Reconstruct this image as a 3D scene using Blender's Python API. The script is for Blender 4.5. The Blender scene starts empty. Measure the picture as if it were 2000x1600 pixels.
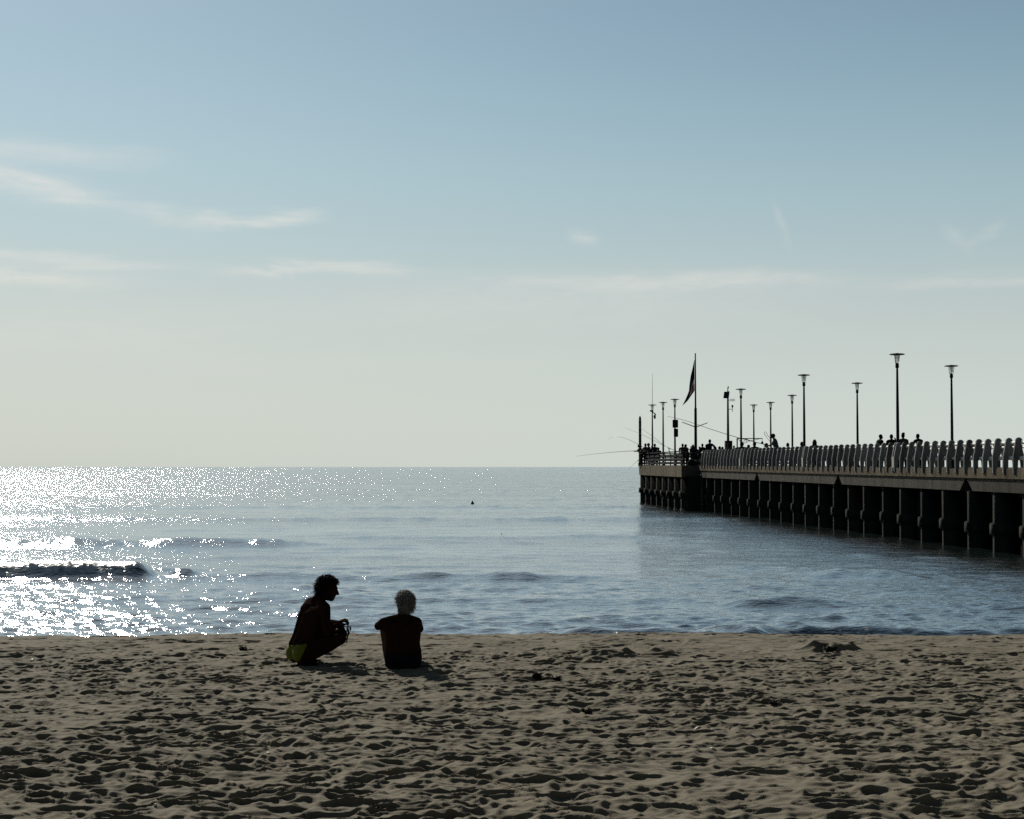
import bpy, bmesh, math, random
import numpy as np
from mathutils import Vector, Matrix, noise as mnoise

random.seed(7)
rng = np.random.default_rng(11)
R = math.radians
C = bpy.context.scene.collection
SC = bpy.context.scene

# ------------------------------------------------------------------ camera
EYE = 2.6                                   # metres above the sea
PITCH = math.atan(112 / 3000)
cam_d = bpy.data.cameras.new("camera")
cam_d.sensor_width = 36.0
cam_d.lens = 54.0
cam_d.clip_start = 0.1
cam_d.clip_end = 60000
cam = bpy.data.objects.new("camera", cam_d)
C.objects.link(cam)
cam.location = (0, 0, EYE)
cam.rotation_euler = (R(90) + PITCH, 0, 0)
SC.camera = cam

# ------------------------------------------------------------------ light
SUN_EL, SUN_AZ = R(36), R(-24)              # azimuth measured from +Y towards +X
SUN_DIR = Vector((math.sin(SUN_AZ) * math.cos(SUN_EL), math.cos(SUN_AZ) * math.cos(SUN_EL), math.sin(SUN_EL)))
sun_d = bpy.data.lights.new("sun", "SUN")
sun_d.energy = 5.0
sun_d.angle = R(0.53)
sun_d.color = (1.0, 0.95, 0.86)
sun = bpy.data.objects.new("sun", sun_d)
C.objects.link(sun)
sun.rotation_euler = SUN_DIR.to_track_quat('Z', 'Y').to_euler()
sun.location = (-30, 60, 60)

SC.view_settings.view_transform = 'Standard'
SC.view_settings.look = 'None'
SC.view_settings.exposure = 0.0
SC.view_settings.gamma = 1.0
SC.cycles.use_denoising = False
SC.cycles.max_bounces = 6
SC.cycles.caustics_reflective = False
SC.cycles.caustics_refractive = False
SC.cycles.sample_clamp_indirect = 1.0
SC.cycles.blur_glossy = 2.0


class NT:
    """small helper round a node tree"""
    def __init__(self, tree):
        self.t = tree
        self.t.nodes.clear()

    def n(self, kind, **kw):
        nd = self.t.nodes.new(kind)
        for k, v in kw.items():
            setattr(nd, k, v)
        return nd

    def put(self, sock, v):
        if isinstance(v, bpy.types.NodeSocket):
            self.t.links.new(v, sock)
        elif v is not None:
            try:
                sock.default_value = v
            except Exception:
                sock.default_value = (*v, 1.0)

    def m(self, op, a, b=None, c=None, clamp=False):
        nd = self.n("ShaderNodeMath", operation=op, use_clamp=clamp)
        for i, v in enumerate((a, b, c)):
            if v is not None:
                self.put(nd.inputs[i], v)
        return nd.outputs[0]

    def mix(self, f, a, b, blend='MIX'):
        nd = self.n("ShaderNodeMix", data_type='RGBA', blend_type=blend)
        self.put(nd.inputs[0], f)
        self.put(nd.inputs[6], a)
        self.put(nd.inputs[7], b)
        return nd.outputs[2]

    def ramp(self, f, stops):
        nd = self.n("ShaderNodeValToRGB")
        self.put(nd.inputs[0], f)
        el = nd.color_ramp.elements
        while len(el) < len(stops):
            el.new(0.5)
        for e, (p, c) in zip(el, stops):
            e.position = p
            e.color = (c, c, c, 1) if isinstance(c, (int, float)) else (*c, 1)
        return nd.outputs[0]

    def noise(self, vec, scale, detail=4, rough=0.55, dist=0.0, dims='3D'):
        nd = self.n("ShaderNodeTexNoise", noise_dimensions=dims)
        if vec is not None:
            self.put(nd.inputs["Vector"], vec)
        nd.inputs["Scale"].default_value = scale
        nd.inputs["Detail"].default_value = detail
        nd.inputs["Roughness"].default_value = rough
        nd.inputs["Distortion"].default_value = dist
        return nd.outputs[0]

    def vmul(self, v, s):
        nd = self.n("ShaderNodeVectorMath", operation='MULTIPLY')
        self.put(nd.inputs[0], v)
        nd.inputs[1].default_value = s
        return nd.outputs[0]


# ------------------------------------------------------------------ sky
def build_world():
    w = bpy.data.worlds.new("World")
    SC.world = w
    w.use_nodes = True
    T = NT(w.node_tree)
    out = T.n("ShaderNodeOutputWorld")
    bg = T.n("ShaderNodeBackground")
    bg.inputs[1].default_value = 0.1
    T.t.links.new(bg.outputs[0], out.inputs[0])
    sky = T.n("ShaderNodeTexSky", sky_type='NISHITA')
    sky.sun_disc = False
    sky.sun_elevation = SUN_EL
    sky.sun_rotation = SUN_AZ
    sky.air_density = 1.0
    sky.dust_density = 1.5
    sky.ozone_density = 1.5
    geo = T.n("ShaderNodeTexCoord")
    sep = T.n("ShaderNodeSeparateXYZ")
    T.t.links.new(geo.outputs["Generated"], sep.inputs[0])
    x, y, z = sep.outputs
    # colour of the clear sky against height above the horizon (x10: the strength is 0.1)
    zz = T.m('MAXIMUM', z, 0.0)
    stops = [(0.0, (.578, .645, .605)), (.05, (.560, .622, .588)), (.10, (.500, .565, .550)), (.15, (.395, .530, .560)),
             (.215, (.305, .460, .535)), (.29, (.200, .335, .445)), (.40, (.215, .315, .385)), (.65, (.080, .13, .185)), (1.0, (.035, .065, .11))]
    grad = T.ramp(zz, stops)
    grad.node.color_ramp.interpolation = 'B_SPLINE'
    # darker to the right and landwards, paler towards the sun
    az = T.m('ARCTAN2', x, y)
    side = T.m('MULTIPLY_ADD', az, -0.40, 1.0)
    side = T.m('MINIMUM', T.m('MAXIMUM', side, 0.45), 1.15)
    hgt = T.m('MULTIPLY', zz, 3.4, clamp=True)
    low = T.m('MULTIPLY', T.m('SUBTRACT', 1.0, hgt), T.m('MAXIMUM', T.m('MINIMUM', T.m('MULTIPLY', az, .22), .06), -.10))
    side = T.m('ADD', T.m('ADD', T.m('MULTIPLY', T.m('SUBTRACT', side, 1.0), hgt), 1.0), low)
    back = T.m('MULTIPLY_ADD', y, 0.75, 0.62, clamp=True)
    back = T.m('MAXIMUM', back, 0.34)
    fac = T.m('MULTIPLY', side, back)
    dot = T.n("ShaderNodeVectorMath", operation='DOT_PRODUCT')
    T.t.links.new(geo.outputs["Generated"], dot.inputs[0])
    dot.inputs[1].default_value = SUN_DIR
    glow = T.m('MULTIPLY', T.m('POWER', T.m('MAXIMUM', dot.outputs["Value"], 0.0), 10.0), 0.12)
    cmb = T.n("ShaderNodeCombineXYZ")
    for i in range(3):
        T.put(cmb.inputs[i], fac)
    clear = T.mix(1.0, grad, cmb.outputs[0], 'MULTIPLY')
    gcol = T.n("ShaderNodeVectorMath", operation='SCALE')
    gcol.inputs[0].default_value = (1.0, .95, .85)
    T.put(gcol.inputs["Scale"], glow)
    clear = T.mix(1.0, clear, gcol.outputs[0], 'ADD')

    # wisps of cirrus, laid out by compass direction (az) and height (el), in degrees
    el = T.m('MULTIPLY', T.m('ARCSINE', z), 57.29578)
    azd = T.m('MULTIPLY', az, 57.29578)
    cv = T.n("ShaderNodeCombineXYZ")
    T.put(cv.inputs[0], T.m('MULTIPLY', azd, 0.20))
    T.put(cv.inputs[1], T.m('MULTIPLY', el, 1.0))
    n1 = T.noise(cv.outputs[0], 0.9, 5, 0.6, 0.5)
    n2 = T.noise(cv.outputs[0], 2.6, 5, 0.65, 0.8)
    wob = T.m('MULTIPLY', T.m('SUBTRACT', n1, 0.5), 1.3)
    elw = T.m('ADD', el, wob)
    total = None
    P = 3000.0
    # (px, py) start and end, thickness in px, softness in px along, strength
    wisps = [(-300, 318, 260, 322, 22, 130, .26), (-300, 330, 160, 402, 26, 60, .42), (160, 405, 360, 440, 20, 70, .24),
             (380, 437, 610, 424, 13, 50, .40), (-300, 520, 330, 526, 9, 120, .26), (440, 532, 790, 526, 10, 80, .33),
             (-400, 556, 200, 556, 20, 140, .34), (1000, 548, 1620, 556, 16, 160, .26), (1750, 562, 2300, 566, 15, 100, .22),
             (650, 600, 1500, 590, 60, 300, .16), (-200, 660, 500, 640, 60, 300, .12), (1115, 452, 1165, 466, 15, 18, .26),
             (1515, 410, 1540, 470, 26, 14, .15), (1850, 462, 1900, 500, 20, 18, .12), (1895, 490, 1965, 455, 12, 16, .13),
             (400, 712, 1300, 700, 26, 300, .06)]
    for (x0, y0, x1, y1, th, soft, s) in wisps:
        a0, a1 = math.degrees(math.atan((x0 - 1000) / P)), math.degrees(math.atan((x1 - 1000) / P))
        e0, e1 = math.degrees(math.atan((912 - y0) / P)), math.degrees(math.atan((912 - y1) / P))
        k = (e1 - e0) / (a1 - a0)
        off = T.m('SUBTRACT', elw, T.m('MULTIPLY_ADD', azd, k, e0 - k * a0))
        thd = math.degrees(th / P)
        th *= .9; s *= 1.15
        thd = math.degrees(th / P)
        g = T.m('POWER', 2.718, T.m('MULTIPLY', T.m('MULTIPLY', off, off), -1.0 / (thd * thd)))
        sd = math.degrees(soft / P)
        m1 = T.n("ShaderNodeMapRange", interpolation_type='SMOOTHSTEP')
        T.put(m1.inputs[0], azd)
        m1.inputs[1].default_value = a0 - sd
        m1.inputs[2].default_value = a0 + sd
        m2 = T.n("ShaderNodeMapRange", interpolation_type='SMOOTHSTEP')
        T.put(m2.inputs[0], azd)
        m2.inputs[1].default_value = a1 - sd
        m2.inputs[2].default_value = a1 + sd
        m2.inputs[3].default_value = 1
        m2.inputs[4].default_value = 0
        v = T.m('MULTIPLY', T.m('MULTIPLY', g, m1.outputs[0]), T.m('MULTIPLY', m2.outputs[0], s))
        total = v if total is None else T.m('ADD', total, v)
    tex = T.ramp(n2, [(0.25, .45), (0.7, 1.25)])
    total = T.m('MULTIPLY', T.m('MULTIPLY', total, tex), T.m('GREATER_THAN', y, 0.0), clamp=True)
    # thin streaks elsewhere so the rest of the dome is not bare
    clear = T.mix(total, clear, (.80, .76, .69))
    sc = T.n("ShaderNodeVectorMath", operation='SCALE')
    T.put(sc.inputs[0], clear)
    sc.inputs["Scale"].default_value = 10.0
    final = T.mix(0.93, sky.outputs[0], sc.outputs[0])
    T.put(bg.inputs[0], final)
    w.cycles.sampling_method = 'MANUAL'
    w.cycles.sample_map_resolution = 512


build_world()


# ------------------------------------------------------------------ helpers
def at(px, py, Y):
    """the point at depth Y (metres out from the camera) seen at pixel px, py of the 2000x1600 photograph"""
    dx, dy = (px - 1000) / 3000, (800 - py) / 3000
    fy = math.cos(PITCH) - dy * math.sin(PITCH)
    fz = math.sin(PITCH) + dy * math.cos(PITCH)
    return Vector((dx * Y / fy, Y, EYE + fz * Y / fy))


def material(name, col, rough=0.8, var=0.25, scale=6.0, bump=0.0, bscale=30.0, spec=0.3, col2=None, metal=0.0, streak=False):
    m = bpy.data.materials.new(name)
    m.use_nodes = True
    T = NT(m.node_tree)
    out = T.n("ShaderNodeOutputMaterial")
    p = T.n("ShaderNodeBsdfPrincipled")
    T.t.links.new(p.outputs[0], out.inputs[0])
    tc = T.n("ShaderNodeTexCoord")
    vec = tc.outputs["Object"]
    if streak:
        vec = T.vmul(vec, (1.0, 1.0, 0.15))
    n = T.noise(vec, scale, 5, 0.6)
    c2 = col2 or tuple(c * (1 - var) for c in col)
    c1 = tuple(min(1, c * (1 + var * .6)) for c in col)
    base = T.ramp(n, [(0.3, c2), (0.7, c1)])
    if streak or 'baluster' in name:
        # runs of damp and rust, and castings that are not all alike
        oi = T.n("ShaderNodeObjectInfo")
        tone = T.m('MULTIPLY_ADD', oi.outputs["Random"], .5, .75)
        cm = T.n("ShaderNodeCombineXYZ")
        for i in range(3): T.put(cm.inputs[i], tone)
        base = T.mix(1.0, base, cm.outputs[0], 'MULTIPLY')
        wv = T.vmul(T.n("ShaderNodeNewGeometry").outputs["Position"], (3.2, 3.2, .35))
        base = T.mix(T.ramp(T.noise(wv, 1.0, 6, .7), [(.50, 0.0), (.68, .75)]), base, (.030, .021, .013))
    T.put(p.inputs["Base Color"], base)
    p.inputs["Roughness"].default_value = rough
    p.inputs["Metallic"].default_value = metal
    p.inputs["Specular IOR Level"].default_value = spec
    if bump:
        b = T.n("ShaderNodeBump")
        b.inputs["Strength"].default_value = 1.0
        b.inputs["Distance"].default_value = bump
        T.put(b.inputs["Height"], T.noise(tc.outputs["Object"], bscale, 4, 0.6))
        T.t.links.new(b.outputs[0], p.inputs["Normal"])
    return m


def tag(o, label=None, cat=None, group=None, kind=None):
    if label: o["label"] = label
    if cat: o["category"] = cat
    if group: o["group"] = group
    if kind: o["kind"] = kind
    return o


def link_bm(name, bm, mat, parent=None, smooth=True, loc=None):
    me = bpy.data.meshes.new(name)
    bmesh.ops.recalc_face_normals(bm, faces=bm.faces)
    bm.to_mesh(me)
    bm.free()
    for m in (mat if isinstance(mat, (list, tuple)) else [mat]):
        me.materials.append(m)
    if smooth:
        me.shade_smooth()
    o = bpy.data.objects.new(name, me)
    C.objects.link(o)
    if parent: o.parent = parent
    if loc is not None: o.location = loc
    return o


def empty(name, loc=(0, 0, 0), rz=0.0):
    o = bpy.data.objects.new(name, None)
    o.empty_display_size = 0.2
    C.objects.link(o)
    o.location = loc
    o.rotation_euler = (0, 0, rz)
    return o


def copy_tree(o, parent=None):
    c = o.copy()
    C.objects.link(c)
    c.parent = parent
    for ch in list(o.children):
        copy_tree(ch, c)
    return c


def add_box(bm, c, s, bev=0.0):
    r = bmesh.ops.create_cube(bm, size=1.0)
    vs = r["verts"]
    bmesh.ops.scale(bm, vec=s, verts=vs)
    bmesh.ops.translate(bm, vec=c, verts=vs)
    if bev:
        es = list({e for v in vs for e in v.link_edges})
        bmesh.ops.bevel(bm, geom=es, offset=bev, segments=2, affect='EDGES', clamp_overlap=True)


def add_prism(bm, poly, axis_o, ax_u, ax_v, ax_n, thick):
    """polygon (u, v) extruded along ax_n by thick, centred"""
    o, u, v, n = map(Vector, (axis_o, ax_u, ax_v, ax_n))
    a = [bm.verts.new(o + u * p[0] + v * p[1] - n * thick / 2) for p in poly]
    b = [bm.verts.new(o + u * p[0] + v * p[1] + n * thick / 2) for p in poly]
    bm.faces.new(a)
    bm.faces.new(b[::-1])
    k = len(poly)
    for i in range(k):
        bm.faces.new((a[i], b[i], b[(i + 1) % k], a[(i + 1) % k]))


def add_tube(bm, pts, radii, seg=10, caps=True):
    pts = [Vector(p) for p in pts]
    if isinstance(radii, (int, float)): radii = [radii] * len(pts)
    rings = []
    prev = None
    for i, p in enumerate(pts):
        d = (pts[min(i + 1, len(pts) - 1)] - pts[max(i - 1, 0)]).normalized()
        if prev is None:
            a = d.orthogonal().normalized()
        else:
            a = (prev - d * prev.dot(d)).normalized()
        prev = a
        b = d.cross(a)
        rings.append([bm.verts.new(p + (a * math.cos(2 * math.pi * k / seg) + b * math.sin(2 * math.pi * k / seg)) * radii[i]) for k in range(seg)])
    for r0, r1 in zip(rings, rings[1:]):
        for k in range(seg):
            bm.faces.new((r0[k], r0[(k + 1) % seg], r1[(k + 1) % seg], r1[k]))
    if caps:
        bm.faces.new(rings[0][::-1])
        bm.faces.new(rings[-1])


def add_lathe(bm, prof, seg=20, c=(0, 0, 0)):
    rings = []
    c = Vector(c)
    for r, z in prof:
        rings.append([bm.verts.new(c + Vector((r * math.cos(2 * math.pi * k / seg), r * math.sin(2 * math.pi * k / seg), z))) for k in range(seg)])
    for r0, r1 in zip(rings, rings[1:]):
        for k in range(seg):
            bm.faces.new((r0[k], r0[(k + 1) % seg], r1[(k + 1) % seg], r1[k]))
    bm.faces.new(rings[0][::-1])
    bm.faces.new(rings[-1])


def add_ball(bm, c, r, sub=2, rot=None):
    res = bmesh.ops.create_icosphere(bm, subdivisions=sub, radius=1.0)
    vs = res["verts"]
    s = (r, r, r) if isinstance(r, (int, float)) else r
    M = Matrix.Translation(Vector(c)) @ (rot.to_4x4() if rot is not None else Matrix()) @ Matrix.Diagonal((*s, 1))
    bmesh.ops.transform(bm, matrix=M, verts=vs)


def add_capsule(bm, p0, r0, p1, r1, sub=2):
    p0, p1 = Vector(p0), Vector(p1)
    add_ball(bm, p0, r0, sub)
    add_ball(bm, p1, r1, sub)
    if (p1 - p0).length > 1e-4:
        add_tube(bm, [p0, p1], [r0, r1], 16)


def remeshed(name, bm, voxel, smooth_it, mats, parent=None, loc=None, factor=0.5):
    """weld overlapping volumes into one continuous surface"""
    me = bpy.data.meshes.new(name + "_raw")
    bmesh.ops.recalc_face_normals(bm, faces=bm.faces)
    bm.to_mesh(me)
    bm.free()
    t = bpy.data.objects.new(name + "_raw", me)
    C.objects.link(t)
    md = t.modifiers.new("r", 'REMESH')
    md.mode = 'VOXEL'
    md.voxel_size = voxel
    if smooth_it:
        ms = t.modifiers.new("s", 'SMOOTH')
        ms.factor = factor
        ms.iterations = smooth_it
    dg = bpy.context.evaluated_depsgraph_get()
    dg.update()
    me2 = bpy.data.meshes.new_from_object(t.evaluated_get(dg))
    me2.name = name
    bpy.data.objects.remove(t)
    bpy.data.meshes.remove(me)
    me2.materials.clear()
    for m in (mats if isinstance(mats, (list, tuple)) else [mats]):
        me2.materials.append(m)
    me2.shade_smooth()
    o = bpy.data.objects.new(name, me2)
    C.objects.link(o)
    if parent: o.parent = parent
    if loc is not None: o.location = loc
    return o


def grid_mesh(name, X, Y, Z, mat, attrs=None):
    ny, nx = X.shape
    me = bpy.data.meshes.new(name)
    n = nx * ny
    me.vertices.add(n)
    co = np.stack([X, Y, Z], -1).reshape(-1).astype(np.float32)
    me.vertices.foreach_set("co", co)
    idx = np.arange(n, dtype=np.int32).reshape(ny, nx)
    q = np.stack([idx[:-1, :-1], idx[:-1, 1:], idx[1:, 1:], idx[1:, :-1]], -1).reshape(-1)
    nf = (nx - 1) * (ny - 1)
    me.loops.add(nf * 4)
    me.loops.foreach_set("vertex_index", q)
    me.polygons.add(nf)
    me.polygons.foreach_set("loop_start", np.arange(nf, dtype=np.int32) * 4)
    me.update(calc_edges=True)
    for k, v in (attrs or {}).items():
        a = me.attributes.new(k, 'FLOAT', 'POINT')
        a.data.foreach_set("value", v.reshape(-1).astype(np.float32))
    me.materials.append(mat)
    me.shade_smooth()
    o = bpy.data.objects.new(name, me)
    C.objects.link(o)
    return o


def vnoise(X, Y, cell, seed):
    """smooth value noise in numpy, about -1..1"""
    r = np.random.default_rng(seed)
    g = r.uniform(-1, 1, (256, 256))
    x, y = X / cell, Y / cell
    xi, yi = np.floor(x).astype(int), np.floor(y).astype(int)
    fx, fy = x - xi, y - yi
    fx, fy = fx * fx * (3 - 2 * fx), fy * fy * (3 - 2 * fy)
    xi, yi = xi % 256, yi % 256
    x1, y1 = (xi + 1) % 256, (yi + 1) % 256
    return (g[yi, xi] * (1 - fx) + g[yi, x1] * fx) * (1 - fy) + (g[y1, xi] * (1 - fx) + g[y1, x1] * fx) * fy


def sstep(a, b, x):
    t = np.clip((x - a) / (b - a), 0, 1)
    return t * t * (3 - 2 * t)


# ------------------------------------------------------------------ sand
def sand_base(X, Y):
    z = np.interp(Y, [-60, 0, 8, 12, 15.6, 18.0, 18.5, 22.0, 27.0, 60], [2.0, .95, .72, .605, .585, .625, .60, -.15, -1.0, -2.5])
    return z + 0.02 * vnoise(X, Y, 2.3, 5) * (Y > -50)


def build_sand():
    dx, dy = 0.0140, 0.0155
    xin = np.arange(-9.0, 9.0, dx)
    yin = np.arange(6.4, 19.2, dy)
    xs = np.concatenate([-9.0 - np.geomspace(0.05, 150, 46)[::-1], xin, 9.0 + np.geomspace(0.05, 150, 46)])
    ys = np.concatenate([6.4 - np.geomspace(0.05, 60, 34)[::-1], yin, 19.2 + np.geomspace(0.04, 9, 26)])
    X, Y = np.meshgrid(xs, ys)
    Z = sand_base(X, Y)
    i0, j0 = 46, 34
    nx, ny = len(xin), len(yin)
    h = np.zeros((ny, nx))
    Xi, Yi = X[j0:j0 + ny, i0:i0 + nx], Y[j0:j0 + ny, i0:i0 + nx]
    h += 0.012 * vnoise(Xi, Yi, 0.5, 1) + 0.008 * vnoise(Xi, Yi, 0.22, 2)
    # footprints, overlapping, later ones wiping earlier ones
    n = 12500
    for k in range(n):
        cx = rng.uniform(-8.9, 8.9)
        cy = rng.uniform(6.4, 18.6)
        # fewer and shallower on the firm strip by the water, towards the right
        soft = 1.0
        if cy > 16.6:
            soft = 0.55
            if rng.random() < 0.45: continue
        a = rng.uniform(.08, .20) * float(np.interp(cy, [8, 15], [1.05, .70]))
        b = a * rng.uniform(.30, .50)
        if k % 4 == 0:
            a *= .55; b *= .75
        d = rng.uniform(.012, .033) * soft * float(np.interp(cy, [8.5, 14], [.78, .70])) * (1 + .15 * math.sin(cx * 1.7 + 2 * math.sin(cy * .9))) * (0.6 + 0.4 * min(1, a / .11))
        th = rng.uniform(0, math.pi) if rng.random() < .45 else rng.normal(0.1 if rng.random() < .75 else math.pi / 2, .4)
        ext = a * 1.9
        ia, ib = int((cx - ext + 9.0) / dx), int((cx + ext + 9.0) / dx)
        ja, jb = int((cy - ext - 6.4) / dy), int((cy + ext - 6.4) / dy)
        ia, ja, ib, jb = max(ia, 0), max(ja, 0), min(ib, nx), min(jb, ny)
        if ib - ia < 3 or jb - ja < 3: continue
        px = Xi[ja:jb, ia:ib] - cx
        py = Yi[ja:jb, ia:ib] - cy
        u = px * math.cos(th) + py * math.sin(th)
        v = -px * math.sin(th) + py * math.cos(th)
        r = np.sqrt((u / a) ** 2 + (v / b) ** 2)
        sub = h[ja:jb, ia:ib]
        mean = sub.mean()
        r = r * (1 + .22 * np.sin(2 * np.arctan2(v, u) + rng.uniform(0, 6.28)) + .15 * np.sin(3 * np.arctan2(v, u) + rng.uniform(0, 6.28)))
        m = 1 - sstep(0.45, 1.10, r)
        lean = rng.uniform(-.5, .5) * (u / a)
        floor = mean * .5 - d * (0.75 + .35 * lean)
        new = sub * (1 - m) + floor * m
        new += rng.uniform(.25, .5) * d * np.exp(-((r - 1.22) / .23) ** 2) * (1 + .6 * np.sin(np.arctan2(v, u) + rng.uniform(0, 6.28)))
        h[ja:jb, ia:ib] = new
    # dry sand slumps: a little smoothing
    for _ in range(2):
        g = h.copy()
        g[1:-1, 1:-1] = (h[1:-1, 1:-1] * 2 + h[:-2, 1:-1] + h[2:, 1:-1] + h[1:-1, :-2] + h[1:-1, 2:]) / 6
        h = g
    h += 0.0016 * vnoise(Xi, Yi, 0.05, 8)
    # criss-crossing crests left by many feet, their sharp side to the wind
    wx = Xi + .11 * vnoise(Xi, Yi, .34, 16) + .05 * vnoise(Xi, Yi, .15, 26)
    wy = Yi + .09 * vnoise(Xi, Yi, .30, 15) + .04 * vnoise(Xi, Yi, .13, 25)
    rid = 1 - np.abs(vnoise(wx, wy * 2.1, .30, 14))
    rid2 = 1 - np.abs(vnoise(wx + 3.1, wy * 2.2, .15, 17))
    rid3 = 1 - np.abs(vnoise(wx * .9 + .25 * wy, wy * 1.7, .42, 19))
    amp = (.95 + .22 * vnoise(Xi, Yi, 1.1, 23)) * np.interp(Yi, [8.5, 13, 15.5, 17.5], [1.0, .68, .60, .42])
    h += amp * (.034 * rid ** 3 + .018 * rid2 ** 3 + .026 * rid3 ** 4)
    hm = h.mean()
    h = hm + .060 * np.tanh((h - hm) / .060)
    h -= h.mean()
    # smoother, swept patch lower right of centre
    patch = np.exp(-(((Xi - 1.2) / 1.0) ** 2 + ((Yi - 9.6) / 1.5) ** 2)) * .35
    h *= 1 - patch
    # heaped sand: two low ridges near the water
    for (p, q, Yc, hh, w) in ((1130, 1310, 16.55, .055, .16), (1565, 1660, 17.05, .07, .17), (1085, 1100, 15.2, .03, .1)):
        x0, x1 = (p - 1000) / 3000 * Yc, (q - 1000) / 3000 * Yc
        win = sstep(x0 - .12, x0 + .1, Xi) * (1 - sstep(x1 - .1, x1 + .12, Xi))
        h += win * np.exp(-((Yi - Yc - .06 * np.sin(Xi * 5)) / w) ** 2) * (hh + .035 * vnoise(Xi, Yi, .11, 21))
    # fade to the plain outside the trodden part
    fade = sstep(6.4, 6.7, Yi) * (1 - sstep(18.7, 19.1, Yi)) * (1 - sstep(8.6, 8.95, np.abs(Xi)))
    Z[j0:j0 + ny, i0:i0 + nx] += h * fade
    # trodden dry sand slumps: rims lean over
    Y[j0:j0 + ny, i0:i0 + nx] -= .9 * (h - h.mean()) * fade
    m = bpy.data.materials.new("sand")
    m.use_nodes = True
    T = NT(m.node_tree)
    out = T.n("ShaderNodeOutputMaterial")
    p = T.n("ShaderNodeBsdfPrincipled")
    T.t.links.new(p.outputs[0], out.inputs[0])
    geo = T.n("ShaderNodeNewGeometry")
    pos = geo.outputs["Position"]
    n1 = T.noise(pos, 1.3, 5, .6)
    n2 = T.noise(pos, 260, 3, .7)
    c = T.ramp(n1, [(.3, (.132, .115, .083)), (.7, (.168, .147, .106))])
    c = T.mix(.55, c, T.ramp(n2, [(.3, (.35, .33, .30)), (.5, (.8, .8, .8)), (.72, (1.35, 1.3, 1.2))]), 'MULTIPLY')
    # wet below the edge of the berm
    sp = T.n("ShaderNodeSeparateXYZ")
    T.put(sp.inputs[0], pos)
    wet = T.n("ShaderNodeMapRange")
    T.put(wet.inputs[0], sp.outputs[2])
    wet.inputs[1].default_value = .5
    wet.inputs[2].default_value = .15
    c = T.mix(T.m('MULTIPLY', wet.outputs[0], .6), c, (.05, .042, .03))
    T.put(p.inputs["Base Color"], c)
    p.inputs["Roughness"].default_value = .95
    p.inputs["Specular IOR Level"].default_value = .15
    b = T.n("ShaderNodeBump")
    b.inputs["Strength"].default_value = 1
    b.inputs["Distance"].default_value = .004
    T.put(b.inputs["Height"], T.noise(pos, 90, 4, .7))
    T.t.links.new(b.outputs[0], p.inputs["Normal"])
    o = grid_mesh("beach", X, Y, Z, m)
    o["kind"] = "structure"
    return o, xs, ys, Z


beach, SXS, SYS, SZ = build_sand()


def sand_z(x, y):
    i = min(max(np.searchsorted(SXS, x) - 1, 0), len(SXS) - 2)
    j = min(max(np.searchsorted(SYS, y) - 1, 0), len(SYS) - 2)
    return float(SZ[j:j + 2, i:i + 2].mean())


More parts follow.
